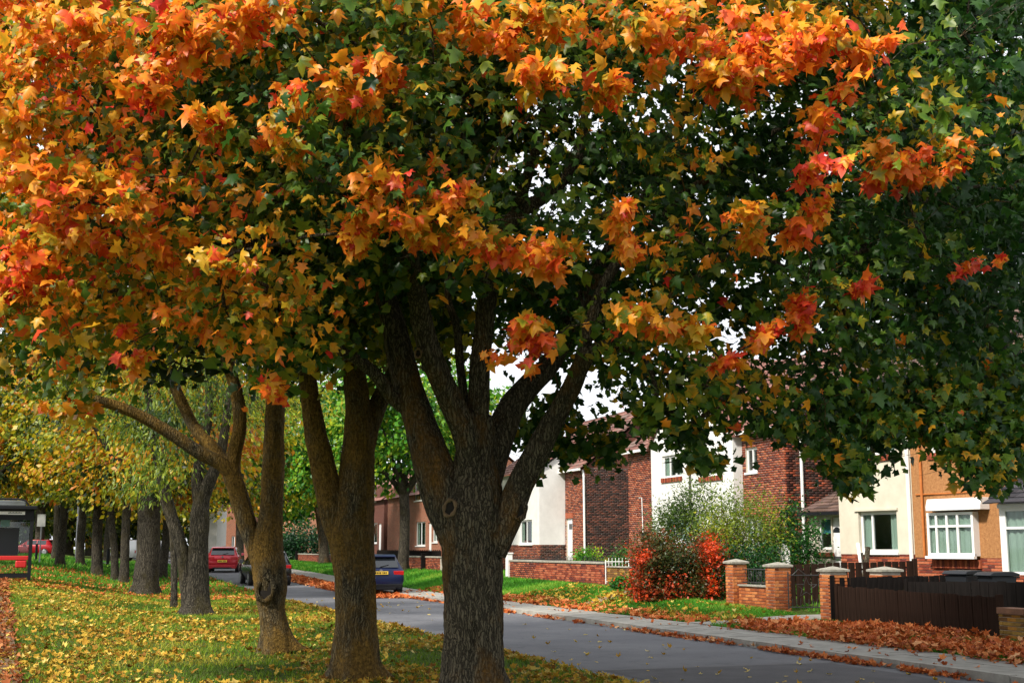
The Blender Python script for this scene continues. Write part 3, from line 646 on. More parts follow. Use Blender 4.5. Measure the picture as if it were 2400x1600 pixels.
t3 = make_tree('maple_tree', b3, 'leaning tree with a dark hollow in its stem and a sawn-off limb', t3l, BARK2, k3,
               std_leaves(c3, 56, .32, .105, R_YELLOW, .15, .85, MAPLE, seedn=4.2), trunk_k=36, lump=.12, step=.06, singles=60, seed=7)
knot(t3, b3, 622, 1380, Y3 - .245, 27, .3, BARK2)
# fourth tree and its thin neighbour
Y4 = 32; b4 = place(460, Y4); rng = np.random.default_rng(23)
t4l = [lim([(460, 1440, Y4, 34), (462, 1400, Y4, 28), (464, 1330, Y4, 24), (466, 1260, Y4, 22), (470, 1200, Y4, 21), (476, 1160, Y4, 18), (498, 1110, Y4, 14), (520, 1050, Y4, 12), (540, 900, Y4 + .2, 8), (550, 700, Y4, 5)]),
       lim([(446, 1420, Y4, 20), (436, 1340, Y4, 17), (428, 1290, Y4, 15), (405, 1220, Y4, 15), (388, 1160, Y4, 14), (376, 1110, Y4, 13), (366, 1050, Y4, 11), (350, 950, Y4, 8), (330, 800, Y4, 5)]),
       lim([(470, 1190, Y4, 15), (462, 1120, Y4, 14), (478, 1040, Y4 + .2, 11), (490, 950, Y4 + .3, 9), (480, 820, Y4 + .3, 6)])]
c4 = np.array([-8.2, 32.5, 7.2]); k4 = crown_points(c4, np.array([4.4, 3.8, 4.2]), 260, rng, .3)
k4 = np.vstack([below(k4, [(-500, 1100), (300, 1060), (420, 1020), (600, 1040), (800, 1000), (2400, 900)]),
                [P(x, y, 30.2 + j) for x, y, j in ((350, 1040, 0), (400, 1060, .2), (340, 1110, .3), (370, 1130, .1), (430, 1040, .5), (380, 1090, 0), (310, 1140, .4), (500, 930, .2), (470, 890, .3), (540, 880, .2), (480, 960, .1), (330, 1000, .5), (410, 990, .2), (350, 1080, 0), (330, 1140, 0))]])
t4 = make_tree('ash_tree', b4, 'grey forked tree with drooping lime yellow leaf sprays', t4l, BARK3, k4,
               std_leaves(c4, 110, .36, .14, R_LIME, .05, 1.0, NARROW, seedn=6.2, droop=.7), trunk_k=20, lump=.10, step=.08, seed=8)
Ys = 35.4; bs = place(408, Ys); rng = np.random.default_rng(24)
ksp = crown_points(np.array([-9.6, 35.6, 5.6]), np.array([1.6, 1.6, 1.9]), 40, rng, .3)
make_tree('sapling', bs, 'thin dark young tree standing beside the grey forked tree', [lim([(408, 1425, Ys, 8), (408, 1330, Ys, 7.5), (404, 1260, Ys, 6.5), (396, 1180, Ys, 6), (385, 1080, Ys, 4), (380, 950, Ys, 2)])], BARK3, ksp,
          std_leaves(np.array([-9.6, 35.6, 5.6]), 40, .34, .17, R_YELLOW, .3, .9, OVAL), trunk_k=10, lump=.08, seed=9)
# fifth tree, the stout one, and the further ones
def simple_tree(name, px, Y, rpx, label, rmp, lo, hi, seed, crown_r=(4, 4, 3.6), zc=6.8, lean=0.0, tpl=QUAD, per=80, ncl=170, lsize=.18, group=None, bark=BARK3, zmin=3.2, fork=True, spread=.5, hgt=None, k=14):
    b = place(px, Y); rng = np.random.default_rng(seed); r = rpx * Y / F_PX; c = b + np.array([lean * 3, .3, zc])
    H = zc * .62
    tr = ([tuple(b + np.array([lean * t * H * .3 + .05 * math.sin(t * 5 + seed), 0, t * H])) for t in (-.02, .08, .3, .55, .8, 1)], [r * 1.15, r, r * .93, r * .88, r * .92, r * .7])
    top = np.array(tr[0][-2]); ls = [tr]
    nb = 5
    for i in range(nb):
        a = 2 * math.pi * i / nb + seed; e = np.array([math.cos(a), math.sin(a), 0]) * crown_r[0] * .5
        ls.append(([tuple(top + (np.array([0, 0, -.15]))), tuple(top + e * .22 + np.array([0, 0, .55])), tuple(top + e * .6 + np.array([0, 0, 1.5])), tuple(top + e + np.array([0, 0, 2.9]))], [r * .6, r * .48, r * .34, r * .15]))
    cl = crown_points(c, np.array(crown_r, float), ncl, rng, .35, b[2] + zmin)
    return make_tree(name, b, label, ls, bark, cl, std_leaves(c, per, spread, lsize, rmp, lo, hi, tpl, sc=.4, seedn=seed * .37), group=group, trunk_k=k, lump=.09, step=.15, seed=seed, twig=.006)
FAR = 'avenue trees beyond the bus shelter'
simple_tree('avenue_tree', 340, 44.5, 29, 'stout grey trunked tree with amber low leaves behind the thin young tree', R_YELLOW, .2, 1.1, 31, (4.6, 4.4, 3.9), 7.0, ncl=230, zmin=2.9)
simple_tree('avenue_tree', 268, 56, 9, 'slim left stem of the close pair of avenue trunks', R_YELLOW, .2, 1.05, 32, (3.4, 3.6, 3.6), 6.8, lean=-.3, zmin=2.8)
simple_tree('avenue_tree', 287, 54.5, 11, 'thicker right stem of the close pair of avenue trunks', R_YELLOW, .15, 1.05, 33, (3.6, 3.6, 3.6), 7.0, lean=.1, zmin=2.9)
AVL = ['thick dark avenue trunk rising from the orange leaf drift', 'slender black avenue trunk on the lit grass between two others', 'dark avenue trunk just beyond the bus shelter', 'dark avenue trunk between the stout tree and the grey forked tree', 'avenue tree standing beside the crimson car']
for i, (px, Y, r) in enumerate(((225, 60, 13), (188, 74, 10), (142, 67, 11), (383, 62, 10), (128, 80, 9), (90, 118, 12), (30, 100, 10), (250, 120, 8), (330, 130, 9), (-60, 85, 10), (-40, 60, 12))):
    simple_tree('avenue_tree', px, Y, r, AVL[i] if i < len(AVL) else 'dark trunked avenue tree with olive and amber crown far down the verge', R_YELLOW, .05, 1.0, 40 + i, (4.6 + Y / 60, 4.2, 4 + Y / 60), 6.6 + Y / 70, ncl=140, per=64, lsize=.21 + Y / 800, group=FAR, zmin=2.6 + Y / 60, k=10)
for i, (px, Y, r) in enumerate(((60, 150, 12), (160, 165, 12), (280, 175, 12), (400, 170, 12), (480, 160, 10), (-40, 160, 12), (560, 185, 12), (650, 190, 10), (20, 190, 12), (210, 200, 12))):
    simple_tree('distant_tree', px, Y, r, 'distant tree with dark olive crown closing the end of the avenue', R_YELLOW, .0, .6, 60 + i, (9, 6, 7.5), 8.5, ncl=170, per=36, lsize=.6, spread=1.0, group='distant trees closing the avenue', zmin=.4, k=8)
# street trees on the houses' side
simple_tree('street_tree', 945, 63, 13, 'pale grey trunked street tree with bright green leaves before the far brick house', R_GREEN, .25, .8, 81, (4.6, 4.4, 3.4), 7.6, ncl=210, lsize=.24, zmin=4.2)
simple_tree('street_tree', 760, 84, 12, 'dark leaning street tree with green and gold crown over the hedge', R_GREEN, .2, .95, 82, (5.2, 4.6, 4.4), 8.0, lean=-.35, ncl=210, lsize=.28, bark=BARK1, zmin=3.4)
simple_tree('street_tree', 560, 112, 10, 'street tree with gold and green crown shading the brick house by the red car', R_YELLOW, .25, .8, 83, (6, 5, 4.5), 8.4, ncl=180, lsize=.36, spread=.7, zmin=3.6)
simple_tree('street_tree', 640, 132, 10, 'street tree with dark green crown at the far end of the brick houses', R_GREEN, .1, .7, 84, (6, 5, 5), 9, ncl=170, lsize=.42, spread=.8, zmin=3.4)
# dark green tree across the road at the right, trunk just out of the picture
bR = np.array([*XY(15.3, 14.3), 0.0]); bR[2] = float(gxy(bR[0], bR[1])); rng = np.random.default_rng(91)
cR = np.array([8.6, 19.6, 7.2])
ltr = [([tuple(bR + np.array([0, 0, z])) for z in (-.05, .6, 1.6, 2.8, 3.6)], [.34, .3, .27, .27, .22])]
for i in range(6):
    a = i * 1.05; e = np.array([math.cos(a), math.sin(a), 0]) * 2.6
    ltr.append(([tuple(bR + np.array([0, 0, 3.1])), tuple(bR + e * .3 + np.array([0, 0, 3.9])), tuple(bR + e * .7 + np.array([0, 0, 5.4])), tuple(bR + e * 1.1 + np.array([0, 0, 7.6]))], [.17, .14, .1, .05]))
kR = crown_points(cR, np.array([4.0, 3.6, 4.0]), 330, rng, .3)
kR = below(kR, [(-500, 300), (1900, 560), (2050, 800), (2150, 900), (2250, 980), (2400, 1060), (3000, 1080)])
make_tree('maple_tree', bR, 'dark green maple with few turning leaves reaching in over the garden fence', ltr, BARK1, kR, std_leaves(cR, 64, .32, .105, R_DARK, -.05, .8, MAPLE, seedn=9.2), trunk_k=20, singles=60, seed=12)

# ------------------------------------------------------------------ brickwork
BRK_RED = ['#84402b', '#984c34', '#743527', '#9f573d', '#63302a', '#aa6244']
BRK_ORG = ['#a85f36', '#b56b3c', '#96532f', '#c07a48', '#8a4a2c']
BRK_BROWN_SHADED = ['#4a2a24', '#3c2420', '#5c342a', '#2f1e1c', '#6b3d30']  # brown brick; also house sides with their shade put into the colour
BRK_BUFF = ['#8a6a34', '#a07c3c', '#7a5630', '#a8742f', '#6c4c2c']
def brick_rows(u0, u1, z0, z1, openings=(), bl=.225, bh=.075):
    "brick rectangles of a running bond, clipped to the wall and its openings"
    out = []; z = z0; r = 0
    while z < z1 - .02:
        zt = min(z + bh, z1); u = u0 - (bl / 2 if r % 2 else 0)
        while u < u1 - .01:
            a, b = max(u, u0), min(u + bl, u1)
            if b - a > .04:
                segs = [(a, b)]
                for ox0, ox1, oz0, oz1 in openings:
                    if zt > oz0 + .01 and z < oz1 - .01:
                        ns_ = []
                        for p, q in segs:
                            if q <= ox0 or p >= ox1: ns_.append((p, q))
                            else:
                                if p < ox0 - .03: ns_.append((p, ox0))
                                if q > ox1 + .03: ns_.append((ox1, q))
                        segs = ns_
                out += [(p, q, z, zt) for p, q in segs]
            u += bl
        z += bh; r += 1
    return out
def bricks_joined(name, parent, rects, mapf, pal, rng, mort=.018, proud=.012, deep=.03):
    "many small bricks as one part"
    pal = np.array([lin(h) for h in pal]); R = np.array(rects); N = len(R)
    if N == 0: return
    u0, u1, z0, z1 = (R[:, i] for i in range(4)); m = mort / 2; d = -proud - rng.uniform(0, .005, N)
    e = np.full(N, deep); c8 = []
    for U, D, Z in ((u0 + m, d, z0 + m), (u1 - m, d, z0 + m), (u1 - m, e, z0 + m), (u0 + m, e, z0 + m), (u0 + m, d, z1 - m), (u1 - m, d, z1 - m), (u1 - m, e, z1 - m), (u0 + m, e, z1 - m)):
        c8.append(mapf(U, D, Z))
    V = np.stack(c8, 1).reshape(-1, 3); f = np.array([(4, 5, 6, 7), (0, 1, 5, 4), (1, 2, 6, 5), (3, 0, 4, 7), (0, 3, 2, 1)])
    T = (f[None] + (np.arange(N) * 8)[:, None, None]).reshape(-1, 4)
    col = np.repeat(pal[rng.integers(0, len(pal), N)] * rng.uniform(.8, 1.15, (N, 1)), 8, 0)
    o = obj(name, np_mesh(name, V, T, BRICK, col), parent); tag(o, kind='stuff'); return o
BMESH = {}
def bricks_single(parent, rects, place_f, pal, key, depth=.1, proud=.012, mort=.011, limit=300):
    "bricks that can be picked apart: one object each, sharing a few meshes"
    rng = np.random.default_rng(len(rects) + 5)
    for i, (u0, u1, z0, z1) in enumerate(rects[:limit]):
        ln = round((u1 - u0 - mort) * 40) / 40; ht = z1 - z0 - mort; ci = int(rng.integers(0, len(pal)))
        kk = (key, ln, round(ht, 3), ci, depth)
        if kk not in BMESH:
            mb = MB(); c = lin(pal[ci]); h2 = ht / 2; l2 = max(ln, .03) / 2; b = .006
            mb.add([(-l2 + b, -proud, -h2 + b), (l2 - b, -proud, -h2 + b), (l2 - b, -proud, h2 - b), (-l2 + b, -proud, h2 - b),
                    (-l2, b - proud, -h2), (l2, b - proud, -h2), (l2, b - proud, h2), (-l2, b - proud, h2), (-l2, depth, -h2), (l2, depth, -h2), (l2, depth, h2), (-l2, depth, h2)],
                   [(0, 1, 2, 3), (0, 4, 5, 1), (1, 5, 6, 2), (2, 6, 7, 3), (3, 7, 4, 0), (4, 8, 9, 5), (5, 9, 10, 6), (6, 10, 11, 7), (7, 11, 8, 4)], c)
            BMESH[kk] = mb.mesh('brick', BRICK)
        o = obj('brick', BMESH[kk], parent); loc, rz = place_f((u0 + u1) / 2, (z0 + z1) / 2)
        o.location = loc; o.rotation_euler = (rng.normal(0, .006), rng.normal(0, .006), rz)
def wall_cells(mb, x0, x1, z0, z1, y, th, openings):
    xs = sorted({x0, x1, *[v for o in openings for v in o[:2]]}); zs = sorted({z0, z1, *[v for o in openings for v in o[2:]]})
    for a, b in zip(xs[:-1], xs[1:]):
        run = None
        for c, d in zip(zs[:-1], zs[1:]):
            hole = any(a >= o[0] - 1e-6 and b <= o[1] + 1e-6 and c >= o[2] - 1e-6 and d <= o[3] + 1e-6 for o in openings)
            if hole:
                if run: mb.box(a, b, y, y + th, *run); run = None
            else: run = (run[0], d) if run else (c, d)
        if run: mb.box(a, b, y, y + th, *run)
def window(root, x0, x1, z0, z1, y, cols=(1,), transom=None, curtain='sides', sill='white', fr=.07, recess=.06, name='window', sillm=None, cur_m=None):
    "uPVC window: frame, panes, curtain and sill, set back in its opening"
    w_ = MB(); yf = y + recess; d = .06
    w_.box(x0, x0 + fr, yf, yf + d, z0, z1); w_.box(x1 - fr, x1, yf, yf + d, z0, z1); w_.box(x0 + fr, x1 - fr, yf, yf + d, z0, z0 + fr); w_.box(x0 + fr, x1 - fr, yf, yf + d, z1 - fr, z1)
    tot = sum(cols); e = [x0 + fr]; zi0, zi1 = z0 + fr, z1 - fr
    for c in cols: e.append(e[-1] + (x1 - x0 - 2 * fr) * c / tot)
    for i in range(1, len(cols)): w_.box(e[i] - fr * .45, e[i] + fr * .45, yf - .004, yf + d - .004, zi0, zi1)
    if transom:
        zt = z0 + (z1 - z0) * transom; w_.box(x0 + fr, x1 - fr, yf - .008, yf + d - .008, zt - fr * .4, zt + fr * .4)
    wo = w_.build(name, UPVC, root)
    for i in range(len(cols)):
        a = e[i] + (fr * .45 if i else 0); b = e[i + 1] - (fr * .45 if i < len(cols) - 1 else 0)
        spans = [(zi0, zi1)] if not transom else [(zi0, zt - fr * .4), (zt + fr * .4, zi1)]
        for c, dd in spans: MB().box(a, b, yf + .026, yf + .036, c, dd).build('pane', GLASS, wo)
    W = x1 - x0
    def drape(a, b, zz0, zz1, m):
        k = max(6, int((b - a) / .05)); xs = np.linspace(a, b, k); c = MB()
        for i in range(k - 1):
            ya = yf + .085 + .025 * math.sin(i * 1.9); yb = yf + .085 + .025 * math.sin((i + 1) * 1.9)
            c.add([(xs[i], ya, zz0), (xs[i + 1], yb, zz0), (xs[i + 1], yb, zz1), (xs[i], ya, zz1)], [(0, 1, 2, 3)])
        c.build('curtain', m, wo)
    m = cur_m or CURTAIN
    if curtain == 'full': drape(x0 + .02, x1 - .02, z0 + .03, z1 - .03, m)
    elif curtain == 'sides': drape(x0 + .02, x0 + W * .22, z0 + .03, z1 - .03, m); drape(x1 - W * .28, x1 - .02, z0 + .03, z1 - .03, m)
    elif curtain == 'right': drape(x1 - W * .32, x1 - .02, z0 + .03, z1 - .03, m)
    elif curtain == 'half': drape(x0 + .02, x1 - .02, z0 + (z1 - z0) * .5, z1 - .03, m)
    if sill == 'white': MB().box(x0 - .04, x1 + .04, y - .06, yf + .02, z0 - .07, z0 - .002).build('sill', sillm or UPVC, wo)
    elif sill == 'brick':
        n = max(3, int(W / .085)); s_ = MB()
        for i in range(n):
            a = x0 - .05 + (W + .1) * i / n; b = x0 - .05 + (W + .1) * (i + 1) / n
            s_.box(a + .004, b - .004, y - .05, y + .06, z0 - .17, z0 - .003, lin(BRK_RED[i % 5]))
        s_.build('sill', BRICK, wo)
    return wo
def roof_tiles(parent, x0, x1, y0, z0, y1, z1, pal, tw=.3, th=.26, name='tiles', single=False):
    "pitched roof slope from eave (y0,z0) to ridge (y1,z1): overlapping tiles"
    L = math.hypot(y1 - y0, z1 - z0); ey, ez = (y1 - y0) / L, (z1 - z0) / L; ny, nz = -ez, ey
    if nz < 0: ny, nz = -ny, -nz
    nr = int(L / th) + 1; mb = MB(); rng = np.random.default_rng(3); nt_ = int((x1 - x0) / tw) + 1
    for r in range(nr):
        a, b = r * th, min(r * th + th * 1.25, L + .03)
        for c in range(nt_ + 1):
            u0 = x0 + (c - (.5 if r % 2 else 0)) * tw; u1 = min(u0 + tw - .006, x1); u0 = max(u0, x0)
            if u1 - u0 < .04: continue
            lo, hi = .035 + rng.uniform(0, .008), .008
            q = [(u0, y0 + ey * a + ny * lo, z0 + ez * a + nz * lo), (u1, y0 + ey * a + ny * lo, z0 + ez * a + nz * lo), (u1, y0 + ey * b + ny * hi, z0 + ez * b + nz * hi), (u0, y0 + ey * b + ny * hi, z0 + ez * b + nz * hi)]
            q2 = [(p[0], p[1] - ny * .03, p[2] - nz * .03) for p in q]
            col = lin(pal[int(rng.integers(0, len(pal)))])
            if single:
                m1 = MB(); m1.add(q + q2, [(0, 1, 2, 3), (0, 4, 5, 1), (1, 5, 6, 2), (3, 7, 4, 0), (7, 6, 5, 4)], col); m1.build('tile', TILE, parent)
            else: mb.add(q + q2, [(0, 1, 2, 3), (0, 4, 5, 1), (1, 5, 6, 2), (3, 7, 4, 0)], col)
    if not single:
        o = mb.build(name, TILE, parent); tag(o, kind='stuff')
TILE_RED = ['#6e4a42', '#7d564c', '#5f4039', '#8a6258', '#746058']
TILE_BRN = ['#5a463c', '#66514a', '#4a3a34', '#70594e']
class Front:
    "a facade line: pixel columns to distance along it"
    def __init__(s, ox, oy, ang): s.o = (ox, oy); s.d = (math.cos(ang), math.sin(ang)); s.ang = ang; s.nn = (-s.d[1], s.d[0])
    def u(s, px, py=1250, back=0.0):
        m = (px - 1200) / F_PX * (math.cos(PITCH) + math.sin(PITCH) * (1285 - py) / F_PX)
        ox, oy = s.o[0] + s.nn[0] * back, s.o[1] + s.nn[1] * back
        return (m * oy - ox) / (s.d[0] - m * s.d[1])
    def Y(s, u, back=0.0): return s.o[1] + u * s.d[1] + back * s.nn[1]
    def rect(s, x0, x1, y0, y1, back=0.0):
        "photo box -> u0,u1,z0,z1 (absolute height)"
        py = (y0 + y1) / 2; a, b = s.u(x0, py, back), s.u(x1, py, back); xm = (x0 + x1) / 2; Ym = s.Y((a + b) / 2, back)
        return a, b, zat(xm, y1, Ym), zat(xm, y0, Ym)
    def z(s, px, py, back=0.0): return zat(px, py, s.Y(s.u(px, py, back), back))
rngb = np.random.default_rng(77)
def bx(u, d, z): return np.stack([u, np.zeros_like(u) + d, z], -1)

# ------------------------------------------------------------------ white gabled brick house (middle)
s0, _ = on_n(1849, 20.85); ox, oy = XY(s0, 20.85)
fm = Front(ox, oy, STREET); FZ = .35
hm = empty('house', (ox, oy, 0), STREET, 'red brick house with a wide white rendered gable behind the orange creeper', 'house')
W = -.35                                            # white gable stands forward
xa, xb = fm.u(1527, 1150, W), fm.u(1720, 1150, W); xl = fm.u(1473, 1150); EV = 5.4
wins = [fm.rect(1552, 1597, 1066, 1118, W), fm.rect(1640, 1692, 1072, 1115, W), fm.rect(1558, 1640, 1207, 1268, W)]
mb = MB(); wall_cells(mb, xa, xb, FZ, EV, W, .6, wins); pk = (xa + xb) / 2
mb.prism([(xa, EV), (xb, EV), (xb, EV + .02), (pk, EV + 2.9), (xa, EV + .02)], W, W + .3); mb.build('front_wall', WHITE_R, hm)
window(hm, *wins[0], W, (1, 1, 1), curtain='sides', sill='brick'); window(hm, *wins[1], W, (1, 1, 1), curtain='sides', sill='brick'); window(hm, *wins[2], W, (1, 2, 1), curtain='full', sill='white')
wr = fm.rect(1748, 1775, 1049, 1106); wr = (wr[0], wr[1], wr[2], wr[3])
wr2 = (wr[0] - .2, wr[1] + .2, 1.3, 2.6)
mb = MB(); wall_cells(mb, xb, -.1, FZ, EV, 0, .28, [wr, wr2]); mb.build('brick_wall', MORTAR, hm); MB().box(xl, xa, 0, .28, FZ, EV).build('brick_wall', MORTAR, hm)
bricks_joined('front_bricks', hm, brick_rows(xb, 0, FZ, EV, [wr, wr2]) + brick_rows(xl, xa, FZ, EV), bx, BRK_RED, rngb)
window(hm, *wr, 0, (1, 1), curtain='right'); window(hm, *wr2, 0, (1, 1, 1), curtain='sides')
mb = MB(); mb.box(-.28, 0, .28, 7.4, FZ, EV); mb.box(xl, xl + .28, .28, 7.4, FZ, EV); mb.box(xl + .28, -.28, 7.15, 7.4, FZ, EV); mb.build('side_wall', MORTAR_D, hm)  # mortar darkened to paint in the shade of the side wall
bricks_joined('side_bricks', hm, brick_rows(0, 7.4, FZ, EV), lambda u, d, z: np.stack([np.zeros_like(u) - d, u, z], -1), BRK_BROWN_SHADED + BRK_RED[:2], rngb)  # darker bricks carry the shade of the side turned from the sun
mb = MB(); mb.prismx([(0.02, EV), (7.4, EV), (3.7, EV + 2.85)], -.27, -.02); mb.prismx([(0.02, EV), (7.4, EV), (3.7, EV + 2.85)], xl + .02, xl + .27); mb.build('gable_wall', noisy('shade_toned_brick', lin('#4a2a24'), lin('#6b3d30'), 6), hm)  # gable brick darkened to match the painted shade of the side
roof_tiles(hm, xl - .15, .15, -.25, EV - .02, 3.7, EV + 3.05, TILE_RED, name='roof_tiles')
roof_tiles(hm, xl - .15, .15, 7.6, EV - .02, 3.7, EV + 3.05, TILE_RED, name='roof_tiles')
# gable roof slopes over the white front
gr = MB()
for sx in (-1, 1):
    e0 = pk + sx * (xb - xa) / 2 * 1.05; gr.add([(e0, W - .12, EV - .08), (pk, W - .12, EV + 3.02), (pk, 3.6, EV + 3.02), (e0, 1.2, EV - .08), (e0, W - .12, EV - .18), (pk, W - .12, EV + 2.92), (pk, 3.6, EV + 2.92), (e0, 1.2, EV - .18)], [(0, 1, 2, 3), (7, 6, 5, 4), (0, 4, 5, 1), (2, 6, 7, 3), (0, 3, 7, 4)])
gr.build('gable_roof', noisy('old_tiles', lin('#6e4a42'), lin('#8a6258'), 9), hm)
gt = MB().box(xb, .1, -.34, -.24, EV - .12, EV - .02); gt.box(xl - .1, xa - .02, -.34, -.24, EV - .12, EV - .02); gt.build('gutter', WHITE_P, hm)
p = fm.u(1619, 1100, W); MB().tube([(p, W - .05, EV - .3), (p, W - .05, FZ)], .04, 8).build('downpipe', PIPE_D, hm)
yy = (1880 - 1849) / (1965 - 1849) * 1.9
MB().tube([(.06, yy, EV - .1), (.06, yy, FZ)], .05, 8).build('downpipe', PIPE_W, hm)
q = fm.rect(1508, 1519, 1247, 1264); MB().box(q[0], q[1], -.12, -.013, q[2], q[3]).build('meter_box', BLACK_M, hm, bevel=.02)
q = fm.u(1507, 1200); MB().tube([(q - .25, -.04, fm.z(1503, 1166)), (q, -.04, fm.z(1503, 1166)), (q + .06, -.04, fm.z(1507, 1250))], .018, 6).build('cable', PIPE_W, hm)

# ------------------------------------------------------------------ far house with the white corner bay
s0, _ = on_n(1372, 21.8); ox, oy = XY(s0, 21.8); ff = Front(ox, oy, STREET)
hf = empty('house', (ox, oy, 0), STREET, 'brick house with a plain white corner bay and white front door', 'house')
B = -1.3; xb = ff.u(1264, 1200, B); xa = ff.u(1165, 1200, B); zb = ff.z(1240, 1276, B); EV = 5.2
wn = [ff.rect(1218, 1247, 1218, 1274, B), ff.rect(1178, 1193, 1226, 1276, B)]
mb = MB(); wall_cells(mb, xa, xb, zb, EV, B, .3, wn); mb.box(xb - .28, xb, B + .3, 0, zb, EV); mb.build('bay_wall', WHITE_R, hf)
for r_ in wn: window(hf, *r_, B, (1, 1), curtain='sides')
mb = MB(); mb.box(xa, xb - .02, B + .03, 0, FZ, zb); mb.build('plinth_core', MORTAR, hf)
bricks_joined('plinth_bricks', hf, brick_rows(xa, xb, FZ, zb), lambda u, d, z: bx(u, d + B + .03, z), BRK_RED, rngb)
bricks_joined('plinth_bricks', hf, brick_rows(B + .03, 0, FZ, zb), lambda u, d, z: np.stack([xb - .02 - d, u, z], -1), BRK_BROWN_SHADED, rngb)  # bay's near side: shade put into the darker plinth bricks
dr = (ff.u(1328, 1250), ff.u(1342, 1250), FZ, ff.z(1335, 1214))
mb = MB(); wall_cells(mb, xb, -.28, FZ, EV, 0, .28, [dr]); mb.build('brick_wall', MORTAR, hf); bricks_joined('front_bricks', hf, brick_rows(xb, 0, FZ, EV, [dr]), bx, BRK_RED, rngb)
d_ = MB().box(dr[0], dr[1], .06, .12, dr[2], dr[3] - .01).build('door', UPVC, hf); MB().box(dr[0] + .2, dr[1] - .2, .045, .058, dr[3] - .5, dr[3] - .25).build('door_window', CARGLASS, d_)
MB().box(dr[0] - .08, dr[1] + .08, -.03, .02, dr[3] + .002, dr[3] + .24).build('lintel', noisy('red_lintel', lin('#8d4630'), lin('#a05a3e'), 12), hf)
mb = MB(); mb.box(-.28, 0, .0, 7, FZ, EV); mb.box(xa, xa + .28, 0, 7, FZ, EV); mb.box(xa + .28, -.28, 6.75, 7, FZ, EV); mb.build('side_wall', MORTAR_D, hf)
bricks_joined('side_bricks', hf, brick_rows(0, 7, FZ, EV), lambda u, d, z: np.stack([np.zeros_like(u) - d, u, z], -1), BRK_BROWN_SHADED, rngb)  # side wall shade is put into the brick and mortar colours
MB().prismx([(.02, EV), (7, EV), (3.5, EV + 2.8)], -.27, -.02).build('gable_wall', MATS['shade_toned_brick'], hf); MB().prismx([(.02, EV), (7, EV), (3.5, EV + 2.8)], xa + .02, xa + .27).build('gable_wall', MATS['shade_toned_brick'], hf)  # gables in the same brick with shade put into its colour
roof_tiles(hf, xa - .15, .15, -.25, EV - .02, 3.5, EV + 3.0, TILE_RED, name='roof_tiles'); roof_tiles(hf, xa - .15, .15, 7.2, EV - .02, 3.5, EV + 3.0, TILE_RED, name='roof_tiles')
roof_tiles(hf, xa - .1, xb + .12, B - .2, EV, 1.2, EV + 1.9, TILE_RED, name='bay_tiles'); MB().prismx([(B, EV - .05), (0, EV - .05), (0, EV + .95)], xb - .25, xb - .01).build('bay_gable', WHITE_R, hf)
MB().tube([(-.1, -.06, EV - .1), (.02, -.06, EV - .4), (.05, -.05, FZ)], .05, 8).build('downpipe', PIPE_W, hf)
MB().box(xb, .1, -.36, -.25, EV - .12, EV - .02).build('gutter', WHITE_P, hf)

# ------------------------------------------------------------------ farther brick houses
def far_brick_b(nt, b):
    tc = nt.nodes.new('ShaderNodeTexCoord'); sp = nt.nodes.new('ShaderNodeSeparateXYZ'); cb = nt.nodes.new('ShaderNodeCombineXYZ'); ad = nt.nodes.new('ShaderNodeMath')
    nt.links.new(tc.outputs['Object'], sp.inputs[0]); nt.links.new(sp.outputs[0], ad.inputs[0]); nt.links.new(sp.outputs[1], ad.inputs[1]); nt.links.new(ad.outputs[0], cb.inputs[0]); nt.links.new(sp.outputs[2], cb.inputs[1])
    t = nt.nodes.new('ShaderNodeTexBrick'); t.inputs['Scale'].default_value = 1; t.inputs['Brick Width'].default_value = .225; t.inputs['Row Height'].default_value = .075; t.inputs['Mortar Size'].default_value = .008
    t.inputs['Color1'].default_value = L4('#8a4631'); t.inputs['Color2'].default_value = L4('#6e3527'); t.inputs['Mortar'].default_value = L4('#a8957e')
    nt.links.new(cb.outputs[0], t.inputs[0]); nt.links.new(t.outputs[0], b.inputs['Base Color'])
FARBRICK = mat('far_brick', None, .9, spec=.2, build=far_brick_b)
def far_house(px_near, px_far, n, label, wall_m, wins, door=None, EV=5.2, depth=7, pal=TILE_RED, chimney=True):
    s0, _ = on_n(px_near, n); x, y = XY(s0, n); f = Front(x, y, STREET); r = empty('house', (x, y, 0), STREET, label, 'house'); xa = f.u(px_far)
    fz = float(gz(s0, n)) - .1; ops = []
    for w_ in wins: ops.append(f.rect(*w_))
    if door: dd = f.rect(*door); dd = (dd[0], dd[1], fz, dd[3]); ops.append(dd)
    mb = MB(); wall_cells(mb, xa, 0, fz, EV, 0, .28, ops); mb.box(-.28, 0, .28, depth, fz, EV); mb.box(xa, xa + .28, .28, depth, fz, EV); mb.box(xa + .28, -.28, depth - .28, depth, fz, EV)
    mb.build('wall', wall_m, r)
    for o in ops[:len(wins)]: window(r, *o, 0, (1, 1), curtain='sides')
    if door: MB().box(dd[0], dd[1], .08, .14, dd[2], dd[3]).build('door', UPVC, r)
    MB().prismx([(.02, EV), (depth, EV), (depth / 2, EV + 2.7)], -.27, -.02).build('gable_wall', wall_m, r); MB().prismx([(.02, EV), (depth, EV), (depth / 2, EV + 2.7)], xa + .02, xa + .27).build('gable_wall', wall_m, r)
    rf = MB().add([(xa - .2, -.3, EV - .1), (.2, -.3, EV - .1), (.2, depth / 2, EV + 2.85), (xa - .2, depth / 2, EV + 2.85), (xa - .2, depth + .3, EV - .1), (.2, depth + .3, EV - .1)], [(0, 1, 2, 3), (3, 2, 5, 4)]).build('roof', noisy('far_tiles', lin(pal[0]), lin(pal[3]), 5, vec=(1, 1, 8)), r)
    if chimney: MB().box(xa / 2 - .4, xa / 2 + .4, depth / 2 - .4, depth / 2 + .4, EV + 1.5, EV + 3.9).build('chimney', wall_m, rf)
    return r
